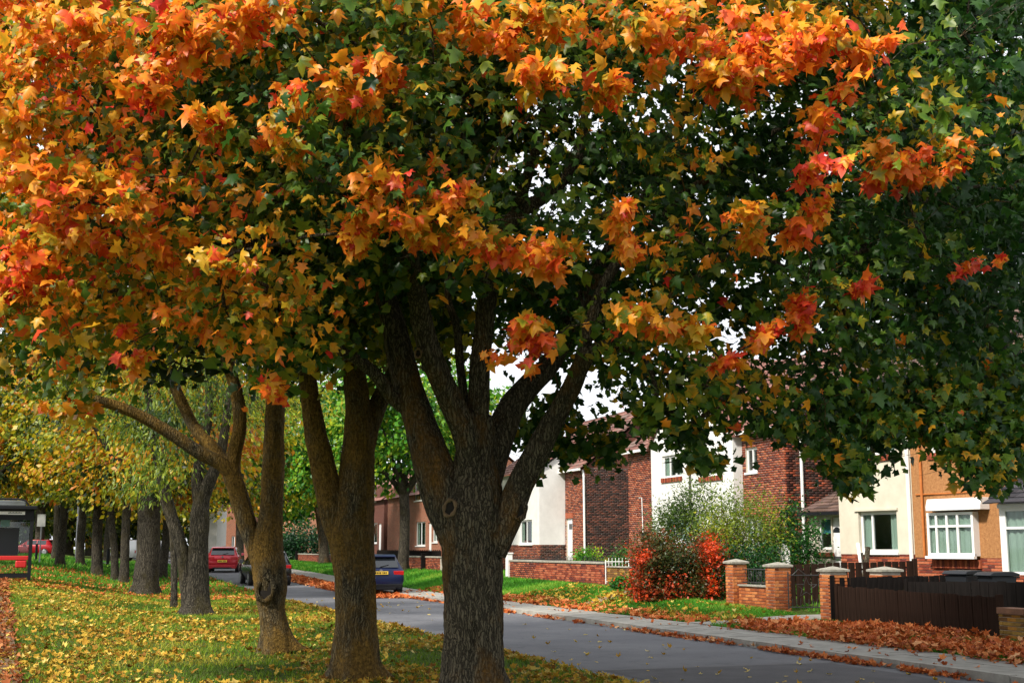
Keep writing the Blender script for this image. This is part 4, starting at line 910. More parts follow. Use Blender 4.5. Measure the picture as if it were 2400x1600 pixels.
far_house(1032, 908, 21.5, 'red brick house with white windows behind the pale grey street tree', FARBRICK, [(975, 997, 1222, 1278), (952, 960, 1226, 1276), (1014, 1026, 1222, 1270), (972, 995, 1130, 1172)], (1003, 1011, 1224, 1300))
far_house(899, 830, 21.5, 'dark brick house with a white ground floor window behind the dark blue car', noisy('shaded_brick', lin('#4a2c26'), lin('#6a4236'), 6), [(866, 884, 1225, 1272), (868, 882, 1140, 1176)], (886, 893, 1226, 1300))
far_house(700, 655, 24, 'pink brick house half hidden by the dark hedge', noisy('pink_brick', lin('#a06a54'), lin('#b88468'), 6), [(668, 676, 1244, 1262), (685, 692, 1244, 1262)])
# brick house and white house at the far end, facing down the road
def end_house(px0, px1, Y, label, m, wins, EV=5.5):
    a = place(px0, Y); b = place(px1, Y); r = empty('house', a, 0, label, 'house'); w_ = b[0] - a[0]; ops = []
    for x0, x1, y0, y1 in wins: ops.append(((x0 - px0) / F_PX * Y, (x1 - px0) / F_PX * Y, zat(x0, y1, Y) - a[2], zat(x0, y0, Y) - a[2]))
    mb = MB(); wall_cells(mb, 0, w_, -.2, EV, 0, .28, ops); mb.box(0, .28, .28, 7, -.2, EV); mb.box(w_ - .28, w_, .28, 7, -.2, EV); mb.box(.28, w_ - .28, 6.7, 7, -.2, EV); mb.build('wall', m, r)
    for o in ops: window(r, *o, 0, (1,), curtain='sides')
    MB().prism([(-.2, EV), (w_ + .2, EV), (w_ / 2, EV + 3)], -.2, 7.2).build('roof', MATS['far_tiles'], r)
end_house(528, 590, 122, 'red brick house standing beyond the red hatchback', FARBRICK, [(541, 548, 1256, 1282), (560, 568, 1256, 1276)])
end_house(470, 506, 135, 'white walled house partly hidden behind the grey forked tree', WHITE_R, [(480, 486, 1252, 1270)])

# ------------------------------------------------------------------ cream house and orange house (right)
s0, _ = on_n(1970, 20.4); ox, oy = XY(s0, 20.4); ANG = STREET + math.radians(9)
fc = Front(ox, oy, ANG); FZ = .4; EV = 6.1
hc = empty('house', (ox, oy, 0), ANG, 'cream rendered house with a brown tiled porch and white door', 'house')
xe = fc.u(2137, 1150); zpl = fc.z(2060, 1298)
w1 = fc.rect(2013, 2103, 1199, 1293); w2 = fc.rect(2010, 2096, 995, 1066)
mb = MB(); wall_cells(mb, 0, xe, zpl, EV, 0, .3, [w1, w2]); mb.build('front_wall', CREAM_R, hc)
window(hc, *w1, 0, (1, 2.6), curtain='sides', recess=.1); window(hc, *w2, 0, (1, 1), curtain='sides', sill='brick')
MB().box(w1[0] - .12, w1[1] + .06, -.05, -.003, w1[3] + .03, w1[3] + .09).build('drip_moulding', CREAM_R, hc)
MB().box(.005, xe, .02, .3, FZ - .3, zpl).build('plinth_core', MORTAR, hc)
bricks_single(hc, brick_rows(0, xe, FZ - .05, zpl), lambda u, z: ((u, 0.015, z), 0), BRK_RED, 'r')
MB().box(0, .28, .3, 7, FZ, EV).box(.28, xe, 6.7, 7, FZ, EV).build('side_wall', CREAM_R, hc)
roof_tiles(hc, -.2, xe, -.3, EV, 3.6, EV + 2.6, TILE_BRN, name='roof_tiles'); roof_tiles(hc, -.2, xe, 7.3, EV, 3.6, EV + 2.6, TILE_BRN, name='roof_tiles')
MB().prismx([(.02, EV), (7, EV), (3.6, EV + 2.4)], .02, .27).build('gable_wall', CREAM_R, hc)
MB().tube([(xe - .06, -.06, EV), (xe - .06, -.06, FZ)], .055, 8).build('downpipe', PIPE_W, hc)
MB().box(-.1, xe, -.42, -.31, EV - .1, EV).build('gutter', BLACK_M, hc)
# porch to the left of the cream front
fp = fc; pb = .25; xp0, xp1 = fc.u(1896, 1250, pb), -.005
pz = fc.z(1930, 1207, pb); pw = fc.rect(1917, 1948, 1211, 1287, pb); pd = fc.rect(1951, 1969, 1211, 1312, pb); pd = (pd[0], pd[1] , FZ, pd[3])
po = MB(); wall_cells(po, xp0, xp1, FZ - .2, pz, pb, .2, [pw, pd]); po.box(xp0, xp0 + .2, pb + .2, 2.4, FZ - .2, pz); porch = po.build('porch', CREAM_R, hc)
window(hc, *pw, pb, (1,), curtain='half', sill='none', cur_m=CURT_B)
MB().box(pw[0] - .08, pw[1] + .1, pb - .07, pb - .003, fc.z(1930, 1303, pb), fc.z(1930, 1294, pb)).build('porch_sill', noisy('brick_sill', lin('#8d4630'), lin('#a05a3e'), 14), hc)
dw = MB().box(pd[0] + .01, pd[1] - .01, pb + .04, pb + .09, pd[2], pd[3] - .01).build('door', UPVC, hc); dm = (pd[0] + pd[1]) / 2; dh = pd[3] - pd[2]
fan = MB(); fan.add([(dm, pb + .035, pd[2] + dh * .79)] + [(dm + math.cos(t) * .17, pb + .035, pd[2] + dh * .79 + math.sin(t) * .16) for t in np.linspace(0, math.pi, 9)], [(0, i + 1, i + 2) for i in range(8)]); fan.build('fanlight', CARGLASS, dw)
MB().box(dm - .12, dm + .12, pb + .02, pb + .039, pd[2] + dh * .42, pd[2] + dh * .47).build('letterbox', RIM, dw)
for zz0, zz1 in ((.08, .36), (.52, .74)):
    for sx in (-1, 1): MB().box(dm + sx * .15 - .09, dm + sx * .15 + .09, pb + .031, pb + .039, pd[2] + dh * zz0, pd[2] + dh * zz1).build('door_panel', UPVC, dw, bevel=.006)
roof_tiles(hc, xp0 - .12, -.01, pb - .28, pz + .08, 2.2, pz + 1.05, TILE_BRN, tw=.3, th=.24, single=True)
MB().box(xp0 - .1, -.008, pb - .2, 2.2, pz + .002, pz + .06).build('porch_ceiling', UPVC, hc); MB().box(xp0 - .12, -.008, pb - .32, pb - .21, pz + .0, pz + .09).build('porch_gutter', BLACK_M, hc)
ctx = bpy.data.curves.new('number', 'FONT'); ctx.body = '8'; ctx.size = .2; ctx.extrude = .006; to = bpy.data.objects.new('house_number', ctx); COL.objects.link(to)
dgm = bpy.data.meshes.new_from_object(to.evaluated_get(bpy.context.evaluated_depsgraph_get())); bpy.data.objects.remove(to)
dgm.materials.clear(); dgm.materials.append(BLACK_M); no = obj('house_number', dgm, hc, (fc.u(1902, 1240, pb), pb - .008, fc.z(1903, 1244, pb))); no.rotation_euler = (math.pi / 2, 0, 0)
# orange house
ho_x, ho_y = ox + fc.d[0] * (xe + .004), oy + fc.d[1] * (xe + .004); fo_ = Front(ho_x, ho_y, ANG)
ho = empty('house', (ho_x, ho_y, 0), ANG, 'orange pebbledashed house with a four light bay window and white hood', 'house')
xo = fo_.u(2700, 1250); zpl = fo_.z(2240, 1306); ob = fo_.rect(2188, 2294, 1200, 1302); ou = fo_.rect(2176, 2280, 985, 1057)
mb = MB(); wall_cells(mb, 0, xo, zpl, EV, 0, .3, [ob, ou]); mb.build('front_wall', ORANGE_R, ho)
bwn = window(ho, ob[0] - .02, ob[1] + .02, ob[2], ob[3], -.22, (.7, 1, 1, 1.25), transom=.68, curtain='full', recess=.02, sill='white', name='bay_window')
MB().box(ob[0] - .02, ob[1] + .02, -.199, .02, ob[2] - .001, ob[2] + .05).box(ob[0] - .02, ob[0] + .03, -.14, .02, ob[2] + .05, ob[3]).box(ob[1] - .03, ob[1] + .02, -.14, .02, ob[2] + .05, ob[3]).build('bay_side', UPVC, ho)
hd = fo_.rect(2171, 2299, 1167, 1195, -.3); MB().prismx([(-.005, hd[2]), (-.34, hd[2]), (-.34, hd[2] + .1), (-.28, hd[3]), (-.005, hd[3])], hd[0], hd[1]).build('window_hood', UPVC, ho, bevel=.01)
window(ho, *ou, 0, (1, 1.6), curtain='sides', sill='brick')
MB().box(.005, xo, .02, .3, FZ - .4, zpl).build('plinth_core', MORTAR, ho)
bricks_single(ho, brick_rows(0, fo_.u(2362), 0, zpl), lambda u, z: ((u, 0.015, z), 0), BRK_RED, 'r')
sld = MB(); a0, a1 = ob[0] - .05, ob[1] + .05; ns2 = int((a1 - a0) / .08)
for i in range(ns2): sld.box(a0 + (a1 - a0) * i / ns2 + .005, a0 + (a1 - a0) * (i + 1) / ns2 - .005, -.06, .015, ob[2] - .3, ob[2] - .1, lin(BRK_RED[i % 5]))
sld.build('soldier_course', BRICK, ho)
MB().box(xo - .3, xo, .3, 7, FZ, EV).box(0, xo - .3, 6.7, 7, FZ, EV).build('side_wall', ORANGE_R, ho)
roof_tiles(ho, 0, xo + .2, -.3, EV, 3.6, EV + 2.6, TILE_BRN, name='roof_tiles'); roof_tiles(ho, 0, xo + .2, 7.3, EV, 3.6, EV + 2.6, TILE_BRN, name='roof_tiles')
MB().prismx([(.02, EV), (7, EV), (3.6, EV + 2.4)], xo - .27, xo - .02).build('gable_wall', ORANGE_R, ho)
OPIPE = noisy('painted_pipe', lin('#a8602c'), lin('#b87038'), 8, .6)
p = fo_.u(2166, 1200); MB().tube([(p, -.06, EV), (p, -.06, zpl)], .035, 8).build('downpipe', OPIPE, ho)
a, b = fo_.u(2148, 1158), fo_.u(2318, 1148); MB().tube([(a, -.03, fo_.z(2150, 1159)), ((a + b) / 2, -.03, fo_.z(2232, 1155)), (b, -.03, fo_.z(2312, 1149)), (b + .1, -.03, fo_.z(2312, 1135))], .018, 6).build('cable', OPIPE, ho)
MB().box(0, xo, -.42, -.31, EV - .1, EV).build('gutter', BLACK_M, ho)
# glazed porch at the right edge, standing forward of the orange house
pf = -.9; g0 = fo_.u(2345, 1260, pf); g1 = g0 + 2.6; gz0, gz1 = fo_.z(2370, 1346, pf), fo_.z(2370, 1190, pf)
gp = MB(); gp.box(g0, g0 + .1, pf, -.0, gz0, gz1); gp.box(g1 - .1, g1, pf, -.0, gz0, gz1); gp.box(g0, g1, pf - .06, -.0, gz1 + .001, gz1 + .1); gp.build('porch_frame', UPVC, ho)
MB().box(g0 + .01, g1 - .01, pf + .02, -.0, FZ - .4, gz0 - .003).build('porch_base', MORTAR, ho)
bricks_single(ho, brick_rows(g0, g1, 0, gz0 - .003), lambda u, z: ((u, pf + .015, z), 0), BRK_RED, 'r', depth=.03)
for i in range(3):
    a = g0 + .1 + (g1 - g0 - .2) * i / 3; b = g0 + .1 + (g1 - g0 - .2) * (i + 1) / 3
    window(ho, a + .002, b - .002, gz0, gz1, pf - .02, (1,), transom=.70, curtain='full', sill='none', recess=.02, name='porch_window')
roof_tiles(ho, g0 - .2, g1 + .2, pf - .3, gz1 + .1, .0, gz1 + .75, ['#3a3a40', '#44444c', '#303036'], tw=.3, th=.24, single=True)
MB().prismx([(pf - .05, gz1 + .1), (-.003, gz1 + .1), (-.003, gz1 + .68)], g0 + .01, g0 + .08).build('porch_gable', UPVC, ho)

# ------------------------------------------------------------------ garden walls, pillars, fences
def at(s, n, dz=0.0): x, y = XY(s, n); return np.array([x, y, float(gz(s, n)) + dz])
def pillar(s, n, top, w_=.44, label='', base=None):
    c = at(s, n); z0 = (c[2] if base is None else base) - .05; h = top - z0
    r = empty('gate_pillar', (c[0], c[1], z0), STREET, label, 'pillar', 'brick gate pillars with stone caps')
    MB().box(-w_ / 2 + .014, w_ / 2 - .014, -w_ / 2 + .014, w_ / 2 - .014, 0, h - .07).build('core', MORTAR, r)
    k = int((h - .07) / .075); row = []
    rects = brick_rows(-w_ / 2, w_ / 2, 0, k * .075)
    bricks_single(r, rects, lambda u, z: ((u, -w_ / 2 + .012, z), 0), BRK_ORG, 'o', depth=.03)
    bricks_single(r, rects, lambda u, z: ((w_ / 2 - .012, u, z), math.pi / 2), BRK_ORG, 'o', depth=.03)
    cp = MB(); a = w_ / 2 + .045; cp.box(-a, a, -a, a, h - .07, h - .02); cp.add([(-a, -a, h - .02), (a, -a, h - .02), (a, a, h - .02), (-a, a, h - .02), (0, 0, h + .05)], [(0, 1, 4), (1, 2, 4), (2, 3, 4), (3, 0, 4)])
    cp.build('cap', STONE, r, bevel=.008); return r
def sN(px, n): return on_n(px, n, 1360)[0]
sA, sB, s00 = sN(1824, 15.9), sN(1953, 15.9), sN(1726, 15.9)
pillar(sA, 15.9, 1.24, .44, 'brick gate pillar between the iron railing panel and the open path')
pillar(sB, 15.9, 1.17, .44, 'brick gate pillar at the end of the dark board fence')
pillar(s00, 15.9, 1.3, .40, 'brick pillar beside the orange creeper')
pillar(sN(2075, 17.3), 17.3, 1.16, .5, 'wide stone capped brick pillar behind the front board fence')
def low_wall(name, s_a, s_b, n, top_f, pal, label, th=.22, single=True, cope=STONE, base_f=None, cap_h=.07):
    "brick wall along the street from s_a (near) to s_b (far); top_f(s) absolute height"
    c = at(s_a, n); L = s_b - s_a; r = empty(name, (c[0], c[1], 0), STREET, label, 'wall')
    ss_ = np.linspace(0, L, 12); core = MB()
    zl = [float(gz(s_a + q, n)) - .12 for q in ss_]; top = min(top_f(s_a), top_f(s_b))
    core.box(-L, 0, .012, th - .012, min(zl), top - cap_h); core.build('core', MORTAR, r)
    rects = [q for q in brick_rows(-L, 0, min(zl), top - cap_h) if q[3] > float(gz(s_a - q[0], n)) - .05]
    rects.sort(key=lambda q: -q[1])
    if single: bricks_single(r, rects, lambda u, z: ((u, .0, z), 0), pal, name + pal[0], depth=.03, limit=300)
    rest = rects[300:] if single else rects
    if rest: bricks_joined('bricks', r, rest, bx, pal, rngb)
    if single: bricks_single(r, brick_rows(0, th, min(zl) + .0, top - cap_h), lambda u, z: ((.0, u, z), math.pi / 2), pal, name + pal[0], depth=.03)
    n_c = max(1, int(L / .6))
    for i in range(n_c): MB().box(-L * (i + 1) / n_c + .004, -L * i / n_c - .004 + (.03 if i == 0 else 0), -.05, th + .05, top - cap_h + .002, top + random.uniform(-.004, .004)).build('coping', cope, r, bevel=.008)
    return r
lw = low_wall('garden_wall', sA + .24, s00 - .22, 15.85, lambda s: .72, BRK_ORG, 'low brick wall carrying a black iron railing between two pillars', cope=BRICK if False else STONE, cap_h=.04)
rl = empty('railing_panel', at(sA + .26, 15.95), STREET, 'black wrought iron railing panel set on the low brick wall', 'railing'); rl.location.z = 0; L = s00 - sA - .5
MB().tube([(-.02, 0, .78), (-L, 0, .78)], .014, 6).tube([(-.02, 0, 1.10), (-L, 0, 1.10)], .014, 6).build('rail', IRON, rl)
for i in range(int(L / .13)):
    x = -.08 - i * .13; MB().tube([(x, 0, .74), (x, 0, 1.1)], .008, 5).build('bar', IRON, rl)
for i in range(3):
    x = -.3 - i * .42; MB().tube([(x + .11 * math.cos(t) * (1 - t * .06), -.01, .94 + .11 * math.sin(t) * (1 - t * .06)) for t in np.linspace(0, 9, 22)], .008, 5).build('scroll', IRON, rl)
low_wall('corner_wall', sN(2700, 15.7), sN(2336, 15.7), 15.7, lambda s: .57, BRK_BUFF, 'mossy yellow brick garden wall at the end of the dark board fence', cope=noisy('brick_on_edge', lin('#6c4c3c'), lin('#8a644c'), 10), cap_h=.11)
low_wall('garden_wall', sN(1416, 16.2), sN(1193, 16.2), 16.2, lambda s: 1.18, BRK_RED, 'patchy red brick garden wall with stone coping behind the bright grass bank')
low_wall('step_wall', sN(1474, 16.0), sN(1424, 16.0), 16.0, lambda s: 1.06, BRK_BUFF, 'short buff brick wall beside the white gate', cap_h=.04)
pc = low_wall('garden_wall', sN(1502, 16.1), sN(1476, 16.1), 16.1, lambda s: 1.3, BRK_BROWN_SHADED, 'taller brown brick wall end with pale coping at the creeper', th=.5)
for a, b, lb in ((1031, 942, 'far brick garden wall with black post before the pale grey street tree'), (880, 790, 'far brick garden wall hidden in part by the dark blue car'), (782, 694, 'far brick garden wall beside the parked black car'), (588, 556, 'small far brick wall beside the red hatchback')):
    low_wall('garden_wall', sN(a, 16.4), sN(b, 16.4), 16.4, lambda s: 1.24, BRK_RED, lb, single=False)
for px_, n_, lb in ((992, 16.3, 'black wooden gate post in the far brick wall'), (694, 16.3, 'dark wooden post at the end of the far brick wall'), (787, 16.3, 'grey wooden post between two far brick walls')):
    c = at(sN(px_, n_), n_); o = MB().box(-.1, .1, -.1, .1, -.1, .82).prismz([(-.12, -.12), (.12, -.12), (.12, .12), (-.12, .12)], .82, .86).build('gate_post', FENCE_K, None, bevel=.01); o.location = c; o.rotation_euler = (0, 0, STREET); tag(o, lb, 'post')
c = at(sN(1193, 16.2), 16.2); wp = empty('gate_post', c, STREET, 'white concrete gate post at the far end of the patchy brick wall', 'post')
MB().box(-.11, .11, -.11, .11, -.1, .9).build('post', WHITE_P, wp, bevel=.012); MB().box(-.14, .14, -.14, .14, .9, .95).build('cap', WHITE_P, wp, bevel=.01)
# small white gate between the patchy wall and the buff wall
c = at(sN(1420, 16.1), 16.1); wg = empty('garden_gate', c, STREET + math.radians(78), 'small white metal garden gate with upright bars', 'gate')
MB().tube([(0, 0, .05), (0, 0, .8)], .018, 6).tube([(.75, 0, .05), (.75, 0, .8)], .018, 6).tube([(0, 0, .12), (.75, 0, .12)], .014, 6).tube([(0, 0, .74), (.75, 0, .74)], .014, 6).build('gate_frame', WHITE_P, wg)
for i in range(6): MB().tube([(.1 + i * .11, 0, .12), (.1 + i * .11, 0, .86)], .010, 5).build('bar', WHITE_P, wg)
# board fences: every board is its own piece
BOARDS = {}
def fence(name, p0, p1, top0, top1, label, m, bw=.125, gap=.006, th=.02, rail=True, posts=True, jag=.01, over=False):
    "vertical board fence from p0 to p1 (xy), absolute top heights"
    p0 = np.array(p0[:2], float); p1 = np.array(p1[:2], float); L = np.linalg.norm(p1 - p0); ang = math.atan2(p1[1] - p0[1], p1[0] - p0[0])
    r = empty(name, (p0[0], p0[1], 0), ang, label, 'fence'); n = int(L / (bw + gap)); rg = np.random.default_rng(int(L * 100))
    for i in range(n):
        u = (i + .5) * L / n; q = p0 + (p1 - p0) * u / L; zb = float(gxy(*q)) - .04; zt = top0 + (top1 - top0) * u / L + rg.uniform(-jag, jag); h = round((zt - zb) / .02) * .02
        kk = (h, bw, m.name)
        if kk not in BOARDS: BOARDS[kk] = MB().prism([(-bw / 2, 0), (bw / 2, 0), (bw / 2, h - .012), (bw / 2 - .012, h), (-bw / 2 + .012, h), (-bw / 2, h - .012)], -th / 2, th / 2).mesh('board', m)
        o = obj('board', BOARDS[kk], r, (u, (.012 if over and i % 2 else 0) + rg.normal(0, .002), zb)); o.rotation_euler = (rg.normal(0, .006), rg.normal(0, .006), rg.normal(0, .02))
    if rail:
        zb = float(gxy(*p0)); zb2 = float(gxy(*p1))
        for fr_ in (.25, .8): MB().tube([(0, .045, zb + (top0 - zb) * fr_), (L, .045, zb2 + (top1 - zb2) * fr_)], .03, 4).build('rail', m, r)
    if posts:
        for u, tp in ((-.05, top0), (L + .05, top1)):
            q = p0 + (p1 - p0) * u / L; MB().box(u - .05, u + .05, -.04, .06, float(gxy(*q)) - .08, tp + .05).build('post', m, r)
    return r
fence('board_fence', XY(sN(1964, 15.8), 15.8), XY(sN(2334, 15.8), 15.8), .80, .74, 'dark brown vertical board fence along the leaf covered verge', FENCE_W)
fence('board_fence', XY(sN(1951, 15.75), 15.78), XY(sN(1951, 15.75) - .1, 19.0), .97, 1.02, 'black board fence running back from the brick pillar to the house', FENCE_K)
fence('board_fence', XY(sN(2128, 17.5), 17.5), XY(sN(2520, 17.5), 17.5), .89, 1.0, 'black boarded driveway gate hiding the wheelie bins', FENCE_K, bw=.25)
sd = sA + .9
fence('board_fence', XY(sd, 16.5), XY(sd - .2, 20.2), 1.22, 1.30, 'brown board fence with gapped tops dividing the gardens before the cream house', FENCE_W, bw=.17, gap=.03)
# open iron gate with star motif
c = at(sA - .28, 16.0); ig = empty('garden_gate', c, STREET + math.radians(68), 'open black iron garden gate with a star motif', 'gate')
MB().tube([(0, 0, .06), (0, 0, .92)], .016, 6).tube([(.85, 0, .06), (.85, 0, .86)], .016, 6).tube([(0, 0, .1), (.85, 0, .1)], .012, 6).tube([(0, 0, .84), (.85, 0, .84)], .012, 6).tube([(.1, 0, .84), (.25, 0, .98), (.42, 0, .84)], .01, 6).build('gate_frame', IRON, ig)
for i in range(8): MB().tube([(.09 + i * .095, 0, .1), (.09 + i * .095, 0, .3)], .008, 5).build('bar', IRON, ig)
st = [(.42 + (.26 if i % 2 == 0 else .1) * math.cos(i * math.pi / 5 + .3), 0, .55 + (.24 if i % 2 == 0 else .1) * math.sin(i * math.pi / 5 + .3)) for i in range(11)]; MB().tube(st, .009, 5).build('star', IRON, ig)
# far dark picket railing on top of the garden walls
pr = empty('picket_railing', at(sN(1032, 16.9), 16.9), STREET, 'row of dark pickets behind the far brick garden wall', 'railing'); L = sN(880, 16.9) - sN(1032, 16.9); mb = MB()
for i in range(int(L / .18)): mb.box(-i * .18 - .05, -i * .18 + .05, -.015, .015, .0, .98 + .05 * (i % 2))
tag(mb.build('pickets', FENCE_K, pr), kind='stuff'); MB().box(-L, 0, .016, .05, .6, .68).build('rail', FENCE_K, pr)
pr = empty('picket_railing', at(sN(1416, 16.9), 16.9), STREET, 'row of low black railings behind the patchy red garden wall', 'railing'); L = sN(1200, 16.9) - sN(1416, 16.9); mb = MB()
for i in range(int(L / .14)): mb.tube([(-i * .14, 0, 0), (-i * .14, 0, .84 + .04 * (i % 2))], .012, 4)
tag(mb.build('pickets', IRON, pr), kind='stuff'); MB().box(-L, 0, -.012, .012, .7, .73).build('rail', IRON, pr)

# ------------------------------------------------------------------ wheelie bins, garden bits
BIN = mat('bin_plastic', (.012, .014, .018), .5, spec=.3)
def wheelie(px, n, rz, label):
    s = on_n(px, n, 1345)[0]; c = at(s, n); r = empty('wheelie_bin', c, rz, label, 'bin', 'black wheelie bins behind the fence')
    b = MB(); lo, hi = .2, .27; h = .97
    b.add([(-lo, -lo, .05), (lo, -lo, .05), (lo, lo, .05), (-lo, lo, .05), (-hi, -hi * 1.1, h), (hi, -hi * 1.1, h), (hi, hi * 1.1, h), (-hi, hi * 1.1, h)], [(0, 3, 2, 1), (4, 5, 6, 7), (0, 1, 5, 4), (1, 2, 6, 5), (2, 3, 7, 6), (3, 0, 4, 7)]); b.build('body', BIN, r, bevel=.02)
    l = MB(); l.prismx([(-.35, h + .005), (.33, h + .005), (.36, h + .05), (.2, h + .1), (-.26, h + .085), (-.36, h + .03)], -.3, .3); l.build('lid', BIN, r, bevel=.015)
    MB().tube([(-.22, .38, h - .02), (.22, .38, h - .02)], .018, 8).build('handle', BIN, r)
    for sx in (-1, 1): MB().tube([(sx * .21, .22, .1), (sx * .26, .22, .1)], .1, 14).build('wheel', RUBBER, r)
wheelie(2258, 18.4, STREET + .3, 'black wheelie bin with its lid nearer the bay window'); wheelie(2336, 18.4, STREET - .1, 'black wheelie bin under the glazed porch')
c = at(on_n(1834, 18.6)[0], 18.6); gp = empty('garden_trellis', c, STREET, 'white arched garden trellis among the shrubs', 'trellis')
MB().prism([(-.35, 0), (.35, 0), (.35, 1.0)] + [(.35 * math.cos(t), 1.0 + .28 * math.sin(t)) for t in np.linspace(.2, math.pi - .2, 7)] + [(-.35, 1.0)], -.02, .02).build('board', WHITE_P, gp)
for i in range(4): MB().box(-.3 + i * .16, -.22 + i * .16, -.035, -.022, .1, 1.0).build('slat', WHITE_P, gp)
c = at(on_n(2022, 19.4)[0], 19.4); st_ = empty('pruned_stump', c, 0, 'pruned shrub stump with sawn stems before the cream house window', 'stump'); k = 32 / F_PX
for dx, dz, r_, m_ in ((-.12, 1.25, .05, WHITE_P), (-.04, 1.0, .05, BARK3), (.14, 1.15, .075, BARK1), (.05, .7, .1, BARK1)): MB().tube([(0, 0, -.05), (dx * .4, .02, dz * .5), (dx, 0, dz)], [r_ * 1.2, r_, r_ * .9], 8).build('stem', m_, st_, True)

# ------------------------------------------------------------------ shrubs
def bush(name, px, n, half, h, label, rmp, lo, hi, seed, per=60, ncl=40, size=.07, tpl=OVAL, sparse=.28, top=0.0, patch=None, stems=9, depth=None, cat='shrub', base_fill=True):
    s = on_n(px, n, 1330)[0]; c = at(s, n); rng = np.random.default_rng(seed); r = empty(name, c, 0, label, cat)
    dp = depth or half; wd = Wood(); cl = []
    for i in range(ncl):
        u = rng.normal(size=3); u /= np.linalg.norm(u); u = np.sign(u) * np.abs(u) ** (.55 if name == 'creeper' else 1.0); rr = rng.random() ** .35; cl.append((u[0] * half * rr, u[1] * dp * rr, h * .5 + u[2] * h * .5 * rr + 0))
    cl = np.array(cl); cl[:, 2] = np.clip(cl[:, 2], .05, None)
    if cat == 'shrub': cl[:, 2] *= 1 + .35 * fnoise(cl * np.array([1, 1, 0]), 1.6, seed * 1.7)
    for i in range(stems):
        q = cl[int(rng.integers(len(cl)))]; b0 = np.array([rng.normal() * half * .25, rng.normal() * dp * .25, -.03])
        pts = [b0, b0 * .6 + q * .4 + rng.normal(size=3) * .04, q]; wd.tube(smooth_path(pts, [.018, .012, .005], .12)[0], np.linspace(.018, .005, len(smooth_path(pts, [1, 1, 1], .12)[0])), 5)
    obj('stems', wd.mesh('stems', BARK1, np.zeros(3)), r)
    sp = spray(cl, np.array([0, 0, h * .35]), per, sparse, size, rng, droop=.2, flat=.9, rnd=.8)
    sp['pos'][:, 2] = np.maximum(sp['pos'][:, 2], .02)
    a = np.repeat(lo + (hi - lo) * (.5 + .9 * fnoise(cl, 1.2, seed)), per) + rng.normal(size=len(sp['pos'])) * .1
    if patch is not None: a = patch(sp['pos'], a)
    ca = ramp_np(rmp, np.clip(a, 0, 1)); A, Nn, S_ = leaf_frames(sp['axis'], sp['nrm'])
    v, t, cc = leaf_arrays(tpl, sp['pos'], A, Nn, S_, sp['size'], ca, ca, rng); fo = obj('foliage', np_mesh('foliage', v, t, LEAF, cc), r); tag(fo, kind='stuff')
    return r
R_CREEP = [(0, '#22341e'), (.3, '#3c4c22'), (.5, '#5a4a20'), (.65, '#8a3a1c'), (.8, '#c8441c'), (1, '#e0521e')]
def creeper_patch(p, a):
    col = np.exp(-((p[:, 0] - .78) / .24) ** 2) * .75 + np.exp(-(((p[:, 0] + 1.0) / .3) ** 2 + ((p[:, 2] - 1.15) / .35) ** 2)) * .75 + np.exp(-((p[:, 2] - .1) / .2) ** 2) * .2
    return a + col * (.45 + 1.0 * fnoise(p, 2.6, 2.0)) + .22 * fnoise(p, 5, 4.0)
bush('creeper', 1592, 15.55, 1.3, 1.5, 'dense hedge covered in dark green and flaming orange red creeper', R_CREEP, .2, .74, 101, per=120, ncl=130, size=.075, sparse=.2, depth=.55, stems=24, patch=creeper_patch)
bush('loose_shrub', 1640, 17.6, 1.35, 3.0, 'tall twiggy olive green shrub before the white gable', R_LIME, -.1, .55, 102, per=150, ncl=95, size=.10, tpl=NARROW, sparse=.26, stems=60, depth=.9)
bush('loose_shrub', 1745, 17.8, 1.2, 2.8, 'feathery yellow green shrub before the brick corner', R_LIME, .1, .8, 103, per=140, ncl=80, size=.095, tpl=NARROW, sparse=.3, stems=60, depth=.9)
bush('evergreen_shrub', 1862, 19.2, .75, 2.3, 'dark glossy evergreen shrub beside the tiled porch', R_GREEN, -.1, .5, 104, per=80, ncl=60, size=.075, sparse=.2, depth=.7)
bush('low_shrub', 1770, 17.2, 1.0, 1.3, 'dark low shrub behind the iron railing panel', R_GREEN, -.2, .3, 105, per=80, ncl=50, size=.07, sparse=.22, depth=.6)
bush('green_shrub', 1474, 17.2, .6, 1.15, 'rounded bright green shrub behind the buff brick wall', R_GREEN, .2, .6, 106, per=110, ncl=44, size=.08, sparse=.16, tpl=NARROW, depth=.5)
bush('green_tuft', 1494, 15.2, .26, .5, 'small bright green fern at the foot of the creeper', R_GREEN, .15, .5, 107, per=60, ncl=18, size=.09, sparse=.09, tpl=NARROW, stems=5)
bush('green_tuft', 1452, 15.5, .24, .34, 'small dark green weed tuft below the buff brick wall', R_GREEN, .0, .4, 108, per=60, ncl=14, size=.08, sparse=.09, stems=5)
bush('clipped_hedge', 1385, 17.3, 1.0, .95, 'pale yellow green trained hedge behind the garden wall', R_GREEN, .4, .95, 109, per=70, ncl=40, size=.08, sparse=.14, depth=.25, stems=14)
bush('dark_hedge', 722, 17.6, 3.2, 2.6, 'large dark green hedge behind the far garden wall', R_DARK, -.1, .6, 110, per=70, ncl=110, size=.18, sparse=.4, depth=1.6)
bush('dark_hedge', 640, 19, 3.0, 2.4, 'dark green hedge behind the parked black car', R_DARK, .0, .6, 111, per=90, ncl=80, size=.17, sparse=.45, depth=1.4)

